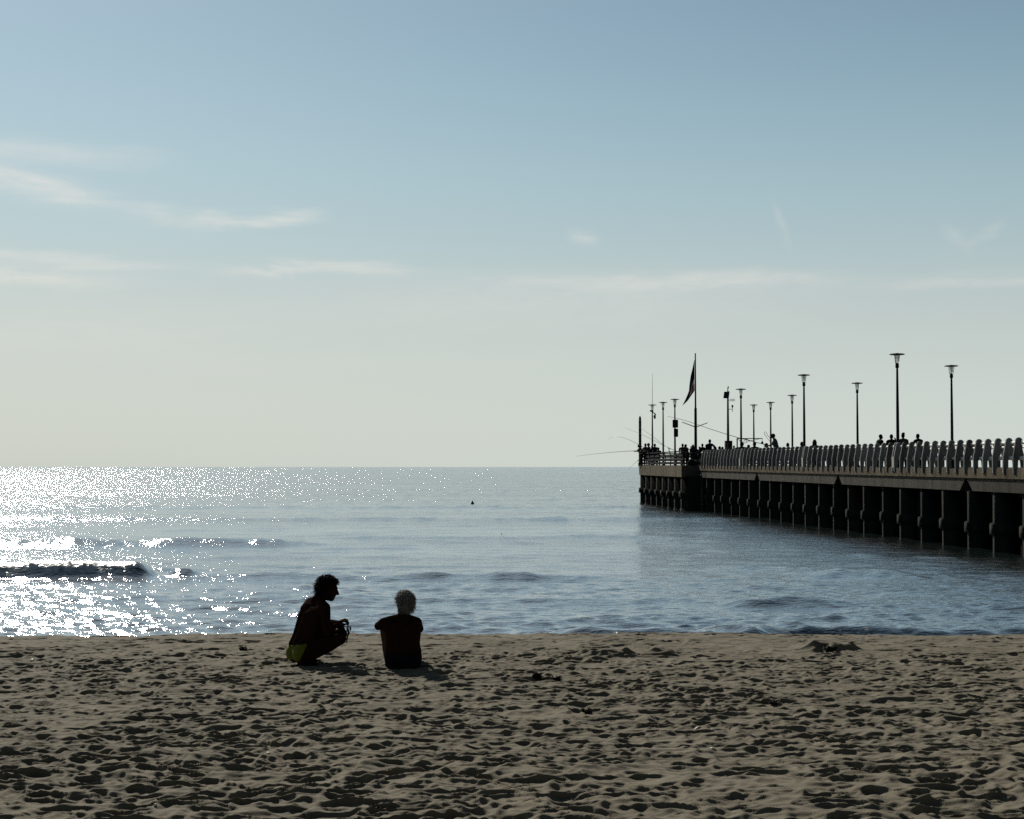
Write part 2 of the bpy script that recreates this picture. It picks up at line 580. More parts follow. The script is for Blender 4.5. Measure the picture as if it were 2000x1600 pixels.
# ------------------------------------------------------------------ sea
def build_sea():
    # rows: fine near the beach, then opening out to the horizon
    ys = [19.6]
    while ys[-1] < 400:
        y = ys[-1]
        ys.append(y + max(.035, y * y / (1536 * 2.6) * .55))
    ys += list(np.geomspace(430, 24000, 46))
    ys = np.array(ys)
    t = np.concatenate([-np.geomspace(.46, 6, 26)[::-1], np.arange(-.44, .44, .00085), np.geomspace(.46, 6, 26)])
    Y, Tt = np.meshgrid(ys, t, indexing='ij')
    X = Tt * Y
    dyr = np.gradient(ys)[:, None] * np.ones_like(X)
    dxr = .00085 * Y
    Z = np.zeros_like(X)
    r = np.random.default_rng(5)
    for k in range(120):
        lam = float(np.exp(r.uniform(math.log(.16), math.log(4.5))))
        ang = r.normal(0, .5)
        kx, ky = math.sin(ang) * 2 * math.pi / lam, math.cos(ang) * 2 * math.pi / lam
        slope = .0175 * min(1.0, lam / .9) ** (-.25) * min(1.0, 1.0 / lam) ** .75
        if lam < .6: slope *= 2.3
        amp = slope * lam / (2 * math.pi)
        need = 2.6 * (abs(math.cos(ang)) * dyr + abs(math.sin(ang)) * dxr)
        w = sstep(.8, 1.8, lam / need)
        if w.max() < .01: continue
        ph = r.uniform(0, 6.28)
        arg = kx * X + ky * Y + ph + .6 * np.sin(X * .7 / lam + ph * 3)
        s = np.sin(arg)
        Z += amp * w * (s + .25 * s * s)
    Z *= .8 + .5 * vnoise(X, Y, 3.5, 31)
    foam = np.zeros_like(X)

    def ridge(xa, xb, yc, hgt, wf, wb, soft, bend=0.0, calm=0):
        nonlocal Z
        win = sstep(xa - soft, xa + soft, X) * (1 - sstep(xb - soft, xb + soft, X))
        yy = Y - (yc + bend * np.sin(X * .55 + yc) + .12 * vnoise(X, Y * 0, 1.3, int(yc * 7)))
        prof = np.where(yy < 0, np.exp(-(yy / wf) ** 2), np.exp(-(yy / wb) ** 2))
        hh = hgt if calm else hgt * (1 + .35 * vnoise(X, Y * 0, 1.1, int(yc * 3)) + .22 * vnoise(X, Y * .4, .32, int(yc * 5)))
        Z += win * prof * hh
        return win * prof

    # shore break on the right, the swell lines, the breaker on the left
    ridge(.6, 3.8, 22.7, .13, .26, .8, .5, .12)
    ridge(3.2, 12, 23.1, .14, .26, .9, .7, .15)
    ridge(-9, .2, 22.2, .09, .35, .6, .8, .1)
    ridge(4.1, 6.5, 28.6, .13, .42, 1.1, .45, .05)
    ridge(7.0, 9.3, 36.0, .13, .5, 1.2, .6, .1)
    ridge(-22, -6.6, 50.5, .20, .8, 2.0, 1.6, .3)
    ridge(-6, 6, 56, .09, 1.0, 2.4, 2.0, .4)
    ridge(-7.6, 2, 35.5, .12, .5, 1.3, .8, .15)
    ridge(-12, 4, 29.5, .06, .5, 1.1, 1.0, .2)
    ridge(-30, 30, 75, .12, 1.4, 3.0, 4.0, .6)
    ridge(-40, 40, 98, .12, 1.8, 3.5, 5.0, .8)
    br = ridge(-22, -8.55, 35.9, .33, .24, 1.3, .24, .06, 1) * (1 - .22 * sstep(-9.5, -12, X))
    tiny = ridge(-7.95, -7.45, 36.0, .13, .18, .5, .15)
    front = br * (Y < 36.05)
    turb = vnoise(X, Y, .16, 41) + .7 * vnoise(X, Y, .07, 42)
    Z += front * .020 * turb
    foam = np.clip(front * 1.3 * (turb * .5 + .85) * (.45 + .55 * sstep(-8.6, -9.8, X)), 0, 1)
    # thrown-up lip
    foam = np.maximum(foam, .9 * np.exp(-((Z - .34) / .05) ** 2) * front * (turb > .25))
    brk = np.exp(-((Y - 22.75) / .35) ** 2) * sstep(.5, 1.5, X)
    foam = np.maximum(foam, brk * .8 * (vnoise(X, Y, .10, 61) + .6 * vnoise(X, Y, .5, 62) > .75))
    # a little froth where the water meets the sand
    edge = np.exp(-((Y - 21.5 - .25 * vnoise(X, Y * 0, .9, 3)) / .12) ** 2)
    foam = np.maximum(foam, edge * .5 * (vnoise(X, Y, .18, 6) > .15))

    m = bpy.data.materials.new("sea_water")
    m.use_nodes = True
    T = NT(m.node_tree)
    out = T.n("ShaderNodeOutputMaterial")
    geo = T.n("ShaderNodeNewGeometry")
    pos = geo.outputs["Position"]
    fa = T.n("ShaderNodeAttribute", attribute_name="foam")
    froth = T.ramp(T.noise(pos, 9.0, 5, .65, .6), [(.32, .28), (.60, 1.0)])
    ffac = T.m('MULTIPLY', fa.outputs["Fac"], froth, clamp=True)
    dif = T.n("ShaderNodeBsdfDiffuse")
    T.put(dif.inputs[0], T.mix(ffac, (.022, .036, .034), (.86, .85, .78)))
    gls = T.n("ShaderNodeBsdfGlossy", distribution='BECKMANN')
    gls.inputs[0].default_value = (1, 1, 1, 1)
    T.put(gls.inputs[1], T.m('MULTIPLY_ADD', ffac, .4, .16))
    lw = T.n("ShaderNodeLayerWeight")
    lw.inputs[0].default_value = .5
    fres = T.m('MULTIPLY_ADD', T.m('POWER', lw.outputs["Facing"], 1.35), .985, .015)
    fres = T.m('MULTIPLY', fres, T.m('MULTIPLY_ADD', ffac, -.9, 1.0))
    mxs = T.n("ShaderNodeMixShader")
    T.put(mxs.inputs[0], fres)
    T.t.links.new(dif.outputs[0], mxs.inputs[1])
    T.t.links.new(gls.outputs[0], mxs.inputs[2])
    T.t.links.new(mxs.outputs[0], out.inputs[0])
    h = None
    for sx, sy, lam, amp in ((.6, 1.0, .055, .014), (.40, 1.0, .17, .038), (.28, 1.0, .6, .028)):
        v = T.vmul(pos, (sx, sy, 1))
        nz = T.noise(v, 1 / lam, 2.0, .5, .3)
        q = T.m('MULTIPLY', nz, amp)
        h = q if h is None else T.m('ADD', h, q)
    # calmer and rougher patches of wind
    gust = T.ramp(T.noise(T.vmul(pos, (.25, 1, 1)), .09, 3, .5), [(.35, .72), (.65, 1.2)])
    h = T.m('MULTIPLY', h, gust)
    b = T.n("ShaderNodeBump")
    b.inputs["Strength"].default_value = 1
    b.inputs["Distance"].default_value = 1.0
    if "Filter Width" in b.inputs: b.inputs["Filter Width"].default_value = .02
    T.put(b.inputs["Height"], h)
    # open water: steeper wind ripples, given straight as slopes
    sp = T.n("ShaderNodeSeparateXYZ")
    T.put(sp.inputs[0], pos)
    off = T.n("ShaderNodeMapRange", interpolation_type='SMOOTHSTEP')
    T.put(off.inputs[0], sp.outputs[1])
    off.inputs[1].default_value = 40
    off.inputs[2].default_value = 150
    # wave faces that look at the shore are the steeper ones
    lean = T.n("ShaderNodeVectorMath", operation='ADD')
    T.put(lean.inputs[0], b.outputs[0])
    lean.inputs[1].default_value = (0, -.03, 0)
    acc = lean.outputs[0]
    for sc_, k in (((1.0, 2.2, 1), 1.2), ((4, 8, 1), 1.05)):
        nd = T.n("ShaderNodeTexNoise")
        T.put(nd.inputs["Vector"], T.vmul(pos, sc_))
        nd.inputs["Scale"].default_value = 1.0
        nd.inputs["Detail"].default_value = 2.0
        sub = T.n("ShaderNodeVectorMath", operation='SUBTRACT')
        T.t.links.new(nd.outputs[1], sub.inputs[0])
        sub.inputs[1].default_value = (.5, .5, .5)
        fl = T.vmul(sub.outputs[0], (k, k, 0))
        s2 = T.n("ShaderNodeVectorMath", operation='SCALE')
        T.put(s2.inputs[0], fl)
        T.put(s2.inputs["Scale"], T.m('MULTIPLY', off.outputs[0], gust))
        ad = T.n("ShaderNodeVectorMath", operation='ADD')
        T.put(ad.inputs[0], acc)
        T.put(ad.inputs[1], s2.outputs[0])
        acc = ad.outputs[0]
    nrm = T.n("ShaderNodeVectorMath", operation='NORMALIZE')
    T.put(nrm.inputs[0], acc)
    for q in (dif, gls, lw): T.t.links.new(nrm.outputs[0], q.inputs["Normal"])
    o = grid_mesh("sea", X, Y, Z, m, {"foam": foam})
    o["kind"] = "structure"
    # the sea bed, below the water, carrying the ground sheet out to the horizon
    return o


sea = build_sea()

# ------------------------------------------------------------------ materials
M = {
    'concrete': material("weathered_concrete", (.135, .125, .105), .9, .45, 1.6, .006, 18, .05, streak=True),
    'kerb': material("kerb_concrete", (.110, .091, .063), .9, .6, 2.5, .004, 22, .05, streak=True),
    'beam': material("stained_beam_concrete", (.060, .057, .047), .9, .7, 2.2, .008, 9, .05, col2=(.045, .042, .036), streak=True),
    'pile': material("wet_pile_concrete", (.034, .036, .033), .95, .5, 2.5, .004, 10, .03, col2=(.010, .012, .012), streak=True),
    'fin': material("baluster_concrete", (.185, .190, .190), .9, .25, 3.5, .003, 25, .2),
    'rail': material("pale_rail", (.80, .76, .68), .6, .15, 5, 0, 10, .3),
    'joint': material("pale_lit_edge", (.70, .66, .54), .7, .12, 5),  # sunlit edge at the doubled balusters, put into a pale colour
    'dark_metal': material("dark_painted_metal", (.010, .009, .014), .75, .3, 6, 0, 10, .12),
    'bronze': material("bronze_metal", (.015, .011, .019), .75, .3, 6, 0, 10, .12),
    'rail_metal': material("railing_metal", (.010, .010, .013), .95, .3, 5, spec=.05),
    'post_metal': material("pale_post_metal", (.13, .12, .10), .8, .3, 5),
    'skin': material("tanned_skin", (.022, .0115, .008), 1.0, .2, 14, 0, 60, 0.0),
    'skin_far': material("shaded_skin", (.018, .011, .009), .7, .2, 14, spec=.1),
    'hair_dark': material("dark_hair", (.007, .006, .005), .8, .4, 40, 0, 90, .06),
    'hair_grey': material("grey_hair", (.30, .29, .27), .7, .3, 20, .001, 90, .3, col2=(.12, .115, .108)),
    'yellow': material("yellow_briefs", (.105, .120, .008), .75, .2, 10, .001, 60, .2),
    'trunks': material("dark_trunks", (.010, .011, .015), 1.0, .3, 10, 0, 60, 0.0),
    'dark_cloth': material("dark_cloth", (.008, .008, .010), .9, .3, 10, spec=.1),
    'navy_cloth': material("navy_cloth", (.009, .011, .020), .9, .3, 10, spec=.1),
    'grey_cloth': material("grey_cloth", (.055, .058, .068), .85, .25, 10),
    'teal_cloth': material("teal_cloth", (.03, .045, .048), .85, .25, 10),
    'red_cloth': material("dark_red_cloth", (.026, .009, .010), .85, .3, 10),
    'brown_cloth': material("brown_cloth", (.016, .013, .011), .85, .3, 10),
    'wood': material("dark_wood", (.035, .027, .02), .8, .4, 6),
    'rod': material("carbon_rod", (.03, .03, .03), .4, .2, 6, spec=.5),
    'weed': material("dry_seaweed", (.016, .013, .009), .9, .5, 20, .004, 60, .1),
    'shell': material("bleached_shell", (.62, .58, .50), .5, .2, 40),
    'net': material("olive_net", (.085, .082, .060), .9, .5, 25),
    'panel': material("panel_glass", (.012, .012, .016), .3, .3, 5, spec=.5),
    'float': material("dark_float", (.012, .012, .013), .6, .3, 10),
}


def glass_material():
    m = bpy.data.materials.new("lantern_glass")
    m.use_nodes = True
    T = NT(m.node_tree)
    out = T.n("ShaderNodeOutputMaterial")
    a = T.n("ShaderNodeBsdfTranslucent")
    a.inputs[0].default_value = (.62, .62, .58, 1)
    b = T.n("ShaderNodeBsdfTransparent")
    b.inputs[0].default_value = (.9, .92, .9, 1)
    g = T.n("ShaderNodeBsdfGlossy")
    g.inputs[1].default_value = .15
    mx = T.n("ShaderNodeMixShader")
    tc = T.n("ShaderNodeTexCoord")
    T.put(mx.inputs[0], T.ramp(T.noise(tc.outputs["Object"], 9, 3), [(.3, .35), (.7, .55)]))
    T.t.links.new(b.outputs[0], mx.inputs[1])
    T.t.links.new(a.outputs[0], mx.inputs[2])
    m2 = T.n("ShaderNodeMixShader")
    m2.inputs[0].default_value = .08
    T.t.links.new(mx.outputs[0], m2.inputs[1])
    T.t.links.new(g.outputs[0], m2.inputs[2])
    T.t.links.new(m2.outputs[0], out.inputs[0])
    return m


M['glass'] = glass_material()


def flag_material():
    m = bpy.data.materials.new("flag_cloth")
    m.use_nodes = True
    T = NT(m.node_tree)
    out = T.n("ShaderNodeOutputMaterial")
    uv = T.n("ShaderNodeAttribute", attribute_name="band")
    f = uv.outputs["Fac"]
    col = T.ramp(f, [(0.0, (.010, .010, .028)), (.5, (.010, .010, .028)), (.54, (.34, .33, .32)), (.66, (.34, .33, .32)), (.70, (.22, .085, .065)), (1.0, (.22, .085, .065))])
    d = T.n("ShaderNodeBsdfDiffuse")
    t = T.n("ShaderNodeBsdfTranslucent")
    T.put(d.inputs[0], col)
    T.put(t.inputs[0], col)
    mx = T.n("ShaderNodeMixShader")
    mx.inputs[0].default_value = .5
    T.t.links.new(d.outputs[0], mx.inputs[1])
    T.t.links.new(t.outputs[0], mx.inputs[2])
    T.t.links.new(mx.outputs[0], out.inputs[0])
    return m


M['flag'] = flag_material()

# ------------------------------------------------------------------ pier
# the pier runs out to sea and a touch to the left; its own axes: a across (to the right), b along (seawards)
TH = math.atan(230 / 3000)
CT, ST = math.cos(TH), math.sin(TH)
A_NEAR, A_FAR = 18.1 * CT, 23.9 * CT        # faces of the main deck
T_LEFT, T_RIGHT = 17.05 * CT, 25.4 * CT     # faces of the wider head


def b_of(a, Y): return (Y - a * ST) / CT
def deck_z(b): return 2.53 + .003 * (b - 42.8)
def to_world(a, b, z=0.0): return Vector((a * CT - b * ST, a * ST + b * CT, z))


def to_ab(v): return (v.x * CT + v.y * ST, -v.x * ST + v.y * CT)


B0, B1, B2 = 20.0, b_of(A_NEAR, 91.3), b_of(T_LEFT, 107.2)
FIN_STEP = .775
JOINT_B = [b_of(A_NEAR, 55.65) + 12.4 * k for k in (-3, -2, -1, 0, 1, 2)] + [b_of(A_NEAR, 49.5)]
HAUNCH = [b_of(A_NEAR, 48.8) + 14.1 * k for k in (-2, -1, 0, 1, 2)]


def slab(bm, a0, a1, b0, b1, top, bot, b_in0=0.0, b_in1=0.0):
    """a block following the slope of the deck; b_in shortens its underside at either end"""
    v = []
    for a in (a0, a1):
        for b, i in ((b0, b_in0), (b1, -b_in1)):
            v.append(bm.verts.new((a, b, deck_z(b) + top)))
            v.append(bm.verts.new((a, b + i, deck_z(b) + bot)))
    f = [(0, 1, 3, 2), (4, 6, 7, 5), (0, 4, 5, 1), (2, 3, 7, 6), (0, 2, 6, 4), (1, 5, 7, 3)]
    for q in f: bm.faces.new([v[i] for i in q])


def build_pier():
    root = empty("pier", (0, 0, 0), TH)
    tag(root, "long weathered concrete pier on dark square piles running out to sea", "pier")
    bm = bmesh.new()
    slab(bm, A_NEAR + .34, A_FAR - .34, B0, B1, -.05, -.33)
    link_bm("deck", bm, M['concrete'], root, False)
    # kerbs that carry the balusters, in cast lengths
    cuts = sorted([B0] + [j for j in JOINT_B if B0 + 1 < j < B1 - 1] + [B1])
    for a0, a1 in ((A_NEAR, A_NEAR + .34), (A_FAR - .34, A_FAR)):
        bm = bmesh.new()
        for c0, c1 in zip(cuts, cuts[1:]):
            slab(bm, a0, a1, c0 + .012, c1 - .012, 0, -.29)
        link_bm("kerb", bm, M['kerb'], root, False)
    # edge beams below, chamfered at the haunches
    hc = [B0] + [h for h in HAUNCH if B0 < h < B1] + [B1]
    for a0, a1 in ((A_NEAR + .05, A_NEAR + .40), (A_FAR - .40, A_FAR - .05)):
        for c0, c1 in zip(hc, hc[1:]):
            bm = bmesh.new()
            n = 8
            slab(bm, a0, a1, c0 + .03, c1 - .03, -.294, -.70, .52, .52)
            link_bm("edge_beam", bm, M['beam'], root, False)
    # cross beams under the deck
    bm = bmesh.new()
    b = B0 + .6
    while b < B1:
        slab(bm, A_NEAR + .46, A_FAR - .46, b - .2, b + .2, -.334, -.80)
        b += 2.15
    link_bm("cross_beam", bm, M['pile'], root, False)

    def pile_bm(wx, wy, top, sleeve=True, seed=0):
        bm = bmesh.new()
        add_box(bm, (0, 0, (top - 2.0) / 2), (wx, wy, top + 2.0), .03)
        if sleeve:
            add_box(bm, (0, 0, .84), (wx + .16, wy + .14, .36), .03)
            add_box(bm, (0, 0, -.75), (wx + .06, wy + .06, 1.5), .03)
        return bm
    # front row, each its own pile
    proto = None
    start = b_of(A_NEAR + .3, 46.7)
    k = -12
    rr = random.Random(3)
    while True:
        b = start + 2.15 * k
        k += 1
        if b < B0 + .3: continue
        if b > B1 - .4: break
        if proto is None:
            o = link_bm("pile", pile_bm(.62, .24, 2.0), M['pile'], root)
            proto = o
        else:
            o = proto.copy()
            C.objects.link(o)
            o.parent = root
        o.location = (A_NEAR + .42 + rr.uniform(-.03, .03), b, deck_z(b) - 2.53 - .15 + rr.uniform(-.02, .02))
        o.rotation_euler = (rr.uniform(-.006, .006), rr.uniform(-.006, .006), rr.uniform(-.02, .02))
    # piles and braces further in, under the deck
    bm = bmesh.new()
    for r in range(1, 8):
        a = A_NEAR + .3 + r * (A_FAR - A_NEAR - .6) / 7
        b = B0 + .5 + (r * .83) % 2.15
        while b < B1 - .3:
            add_box(bm, (a, b, .1), (.40, .46, 4.2))
            b += 2.15
    o = link_bm("inner_pile", bm, M['pile'], root, False)
    o["kind"] = "stuff"
    b = start
    while b < B1 - 2.5:
        bm = bmesh.new()
        add_tube(bm, [(A_NEAR + .8, b, 1.9), (A_NEAR + .8, b + 2.1, .9)], .05, 6)
        link_bm("brace", bm, M['pile'], root)
        b += 2.15 * 2

    # the wider head at the sea end
    bm = bmesh.new()
    slab(bm, T_LEFT + .30, T_RIGHT - .30, B1, B2, -.05, -.35)
    link_bm("head_deck", bm, M['concrete'], root, False)
    for q in ((T_LEFT, T_LEFT + .30, B1, B1 + 4.9, .0, -.68), (T_LEFT, T_LEFT + .30, B1 + 4.93, B2, .0, -.68, 0, .25), (T_RIGHT - .30, T_RIGHT, B1, B2, .0, -.68, 0, .25)):
        bm = bmesh.new()
        slab(bm, *q)
        link_bm("head_fascia", bm, M['kerb'], root, False)
    for q in ((T_LEFT + .302, A_NEAR + .1, B1 - .02, B1 + .3, -.003, -.62), (A_FAR - .1, T_RIGHT - .302, B1 - .02, B1 + .3, -.003, -.62), (T_LEFT + .302, T_RIGHT - .302, B2 - .3, B2 + .02, -.003, -.62)):
        bm = bmesh.new()
        slab(bm, *q)
        link_bm("head_end_beam", bm, M['beam'], root, False)
    # a solid wall closes the landward face of the head below its beam
    bm = bmesh.new()
    slab(bm, T_LEFT + .42, A_NEAR + .1, B1 + .02, B1 + .26, -.622, -3.6)
    link_bm("head_wall", bm, M['pile'], root, False)
    nb = 8
    for side in (0, 1):
        for i in range(nb):
            b = B1 + .45 + i * (B2 - B1 - .9) / (nb - 1)
            o = proto.copy()
            C.objects.link(o)
            o.parent = root
            o.location = (T_LEFT + .42 if side == 0 else T_RIGHT - .42, b, .12 + rr.uniform(-.03, .03))
            o.scale = (1.15, 1.9, 1.0)
    bm = bmesh.new()
    for i in range(9):
        for j in range(1, 6):
            add_box(bm, (T_LEFT + .3 + j * (T_RIGHT - T_LEFT - .6) / 6, B1 + .8 + i * (B2 - B1 - 1.4) / 8, .05), (.45, .9, 4.0))
    o = link_bm("head_inner_pile", bm, M['pile'], root, False)
    o["kind"] = "stuff"
    return root


pier = build_pier()


def build_railing(a_face, sgn, label, b_start, b_end):
    """a row of hooked concrete balusters with two pale rails; sgn +1: inwards is +a"""
    root = empty("baluster_railing", to_world(a_face, b_start, deck_z(b_start)), TH)
    tag(root, label, "railing", "railings of the pier")
    slope = .003
    poly = [(.02, -.18), (-.045, -.13), (-.05, 0), (-.05, .36), (.035, .80), (.05, .87), (.09, .915), (.145, .925), (.205, .90), (.245, .83),
            (.205, .825), (.165, .79), (.16, .745), (.235, .70), (.235, .62), (.195, .42), (.15, .375), (.125, .33), (.13, .285), (.10, .24), (.085, .01), (.05, -.02)]
    bm = bmesh.new()
    add_prism(bm, poly, (0, 0, 0), (sgn, 0, 0), (0, 0, 1), (0, 1, 0), .085)
    bm.normal_update()
    bmesh.ops.bevel(bm, geom=[e for e in bm.edges if len(e.link_faces) == 2 and abs(e.calc_face_angle(0)) > 1.2], offset=.006, segments=1, affect='EDGES')
    first = link_bm("baluster", bm, M['fin'], root, False)
    # fins counted from the joint at Y = 55.65 so that the doubled ones fall where they do in the photograph
    ref = b_of(A_NEAR, 55.65)
    k0 = math.ceil((b_start + .15 - ref) / FIN_STEP)
    k1 = math.floor((b_end - .12 - ref) / FIN_STEP)
    bs = [ref + k * FIN_STEP for k in range(k0, k1 + 1)]
    rr = random.Random(5 if sgn > 0 else 6)
    used = False
    for k, b in zip(range(k0, k1 + 1), bs):
        spots = [b - .10, b + .10] if k % 16 == 0 else [b]
        for q in spots:
            o = first if not used else first.copy()
            if used:
                C.objects.link(o)
                o.parent = root
            used = True
            o.location = (rr.uniform(-.006, .006), q - b_start, slope * (q - b_start) + rr.uniform(-.006, .006))
            o.rotation_euler = (0, rr.uniform(-.012, .012), rr.uniform(-.02, .02))
        if k % 16 == 0:
            bm = bmesh.new()
            add_box(bm, (0, 0, .20), (.05, .10, .40), .008)  # added pale strip, standing for the lit edge between the doubled balusters
            link_bm("lit_edge_strip", bm, M['joint'], root, False, (sgn * -.02, b - b_start, slope * (b - b_start)))
    L = b_end - b_start
    for u, v, r in ((.20, .775, .046), (.165, .33, .046)):
        bm = bmesh.new()
        n = 14
        add_tube(bm, [(sgn * u, L * i / n, v + slope * L * i / n) for i in range(n + 1)], r, 10)
        link_bm("rail", bm, M['rail'], root)
    return root


build_railing(A_NEAR, 1, "row of hooked concrete balusters with pale rails on the near edge of the pier", 21.0, B1 - .05)
build_railing(A_FAR, -1, "row of hooked concrete balusters on the far edge of the pier behind the people", 21.0, B1 - .05)


def head_railing():
    root = empty("metal_railing", to_world(T_LEFT, B1, deck_z(B1)), TH)
    tag(root, "dark railing of wide horizontal rails round the sea end of the pier", "railing")
    L, W = B2 - B1, T_RIGHT - T_LEFT

    def run(p, q, posts):
        p, q = Vector(p), Vector(q)
        d = (q - p)
        n = Vector((-d.y, d.x, 0)).normalized()
        for i in range(4):
            bm = bmesh.new()
            z = .17 + .225 * i
            v = []
            bmesh.ops.create_cube(bm, size=1.0)
            bmesh.ops.scale(bm, vec=(.05, d.length, .135 if i < 3 else .07), verts=bm.verts)
            ang = math.atan2(d.y, d.x) - math.pi / 2
            bmesh.ops.rotate(bm, matrix=Matrix.Rotation(ang, 3, 'Z'), verts=bm.verts)
            mid = (p + q) / 2
            bmesh.ops.translate(bm, vec=(mid.x, mid.y, z), verts=bm.verts)
            link_bm("rail", bm, M['rail_metal'], root, False)
        for i in range(posts + 1):
            c = p + d * (i / posts) + n * .055
            bm = bmesh.new()
            add_tube(bm, [c + Vector((0, 0, -.02)), c + Vector((0, 0, .45)) - n * .05, c + Vector((0, 0, .8)) + n * .02, c + Vector((0, 0, 1.0)) + n * .10], [.035, .035, .03, .025], 8)
            link_bm("post", bm, M['post_metal'], root)
    run((.12, .1, 0), (.12, L - .1, 0), 8)
    run((.12, L - .14, 0), (W - .12, L - .14, 0), 5)
    run((W - .12, L - .1, 0), (W - .12, .1, 0), 8)
    # two thin rails across the corner facing the shore
    bm = bmesh.new()
    for z in (.55, .76, .95):
        add_tube(bm, [(.15, .15, z), (A_NEAR - T_LEFT + .05, .15, z)], .022, 8)
    link_bm("thin_rail", bm, M['rail_metal'], root)


head_railing()


# ------------------------------------------------------------------ lamps
def make_lamp():
    H = 4.28
    root = empty("street_lamp")
    bm = bmesh.new()
    add_lathe(bm, [(.085, 0), (.085, .10), (.072, .14), (.066, .9), (.060, 1.0), (.054, 2.2), (.040, H - .62), (.036, H - .50)], 16)
    link_bm("pole", bm, M['bronze'], root)
    bm = bmesh.new()
    add_lathe(bm, [(.14, 0.0), (.14, .04), (.10, .07), (.09, .10)], 16)
    link_bm("base_plate", bm, M['bronze'], root)
    bm = bmesh.new()
    add_lathe(bm, [(.04, H - .53), (.068, H - .50), (.068, H - .40), (.055, H - .37), (.062, H - .335)], 16)
    link_bm("collar", bm, M['bronze'], root)
    bm = bmesh.new()
    add_lathe(bm, [(.058, H - .335), (.075, H - .2), (.092, H - .035)], 20)
    link_bm("lantern_glass", bm, M['glass'], root)
    for k in range(4):
        a = math.pi / 4 + k * math.pi / 2
        c, s = math.cos(a), math.sin(a)
        bm = bmesh.new()
        add_tube(bm, [(.07 * c, .07 * s, H - .36), (.09 * c, .09 * s, H - .2), (.115 * c, .115 * s, H - .03)], .008, 6)
        link_bm("strut", bm, M['bronze'], root)
    bm = bmesh.new()
    add_lathe(bm, [(.10, H - .045), (.25, H - .035), (.285, H - .022), (.285, H - .008), (.22, H + .012), (.05, H + .03), (.015, H + .04)], 28)
    link_bm("disc_shade", bm, M['bronze'], root)
    return root


lamp_proto = make_lamp()
LAMPS = [(1752, 690, 57.1, "tallest looking disc-topped street lamp, nearest on the near side of the pier"),
         (1570, 731, 70.3, "disc-topped street lamp in front of the large hunched figure on the pier"),
         (1447, 759, 84.0, "disc-topped street lamp just right of the upright post of the metal gantry"),
         (1858, 713, 63.6, "rightmost disc-topped street lamp, standing alone on the far side of the pier"),
         (1674, 747, 77.5, "disc-topped street lamp standing alone in the wide gap between two taller lamps"),
         (1547, 771, 91.6, "thin disc-topped street lamp right of the standing man in grey"),
         (1505, 785, 101.0, "small disc-topped street lamp beside the loop of cable"),
         (1472, 790, 105.5, "shortest looking disc-topped street lamp behind the gantry's braces"),
         (1318, 779, 97.0, "disc-topped street lamp carrying two dark sign boards"),
         (1295, 785, 101.0, "bare disc-topped street lamp between the aerial and the sign boards"),
         (1274, 790, 105.5, "disc-topped street lamp with an aerial and camera fixed below its lantern")]
lamp_at = {}
for i, (px, py, Y, lab) in enumerate(LAMPS):
    o = lamp_proto if i == 0 else copy_tree(lamp_proto)
    p = at(px, py, Y)
    a, b = to_ab(p)
    zb = deck_z(b) - .05
    o.location = (p.x, p.y, zb)
    s = (p.z - zb) / 4.31
    o.scale = (1, 1, s)
    o.rotation_euler = (0, 0, i * .7)
    tag(o, lab, "street lamp", "street lamps along the pier")
    lamp_at[px] = p


def boxes(name, lab, cat, px0, px1, py0, py1, Y, depth, mat, group=None, bev=.01, rz=TH):
    p, q = at(px0, py0, Y), at(px1, py1, Y)
    bm = bmesh.new()
    w, h = abs(q.x - p.x), abs(p.z - q.z)
    add_box(bm, (0, 0, h / 2), (w, depth, h), bev)
    o = link_bm(name, bm, mat, None, False, ((p.x + q.x) / 2, Y, min(p.z, q.z)))
    o.rotation_euler = (0, 0, rz)
    return tag(o, lab, cat, group)


# two boards on the lamp pole
for (p0, p1, q0, q1, lab) in ((1313.5, 1324.5, 820, 835.5, "larger upper dark sign board fixed to a lamp pole"),
                              (1316, 1324.5, 837.5, 853.5, "smaller lower dark sign board fixed to a lamp pole")):
    o = boxes("sign_board", lab, "sign", p0, p1, q0, q1, 96.85, .05, M['dark_metal'], "boards on a lamp pole")
    bm = bmesh.new()
    add_box(bm, (0, .045, .25), (.10, .04, .05), .005)
    link_bm("bracket", bm, M['dark_metal'], o, False)

# whip aerial, camera and box on the last lamp
p0, p1 = at(1274.2, 792, 105.5), at(1274.8, 729, 105.5)
bm = bmesh.new()
add_tube(bm, [(0, 0, 0), (0, 0, (p1.z - p0.z) * .5), (.02, 0, p1.z - p0.z)], [.016, .012, .006], 6)
tag(link_bm("aerial", bm, M['dark_metal'], None, True, p0), "tall thin whip aerial above the leftmost lamp", "aerial")
o = empty("camera_unit", at(1274, 804, 105.3))
tag(o, "small dark camera unit clamped to the leftmost lamp pole", "camera")
bm = bmesh.new()
add_box(bm, (-.10, 0, .04), (.14, .12, .10), .02)
link_bm("camera_body", bm, M['dark_metal'], o, False)
bm = bmesh.new()
add_tube(bm, [(-.05, 0, 0), (.12, 0, -.10), (.24, 0, -.22)], [.03, .03, .05], 8)
link_bm("bracket", bm, M['dark_metal'], o)
o = empty("equipment_box", at(1277.5, 818, 105.35))
tag(o, "small dark box hanging on the right of the leftmost lamp pole", "box")
bm = bmesh.new()
add_box(bm, (.05, 0, .13), (.13, .14, .27), .015)
link_bm("box_body", bm, M['dark_metal'], o, False)
bm = bmesh.new()
add_tube(bm, [(-.10, .0, .16), (.03, 0, .16)], .018, 6)
link_bm("arm", bm, M['dark_metal'], o)

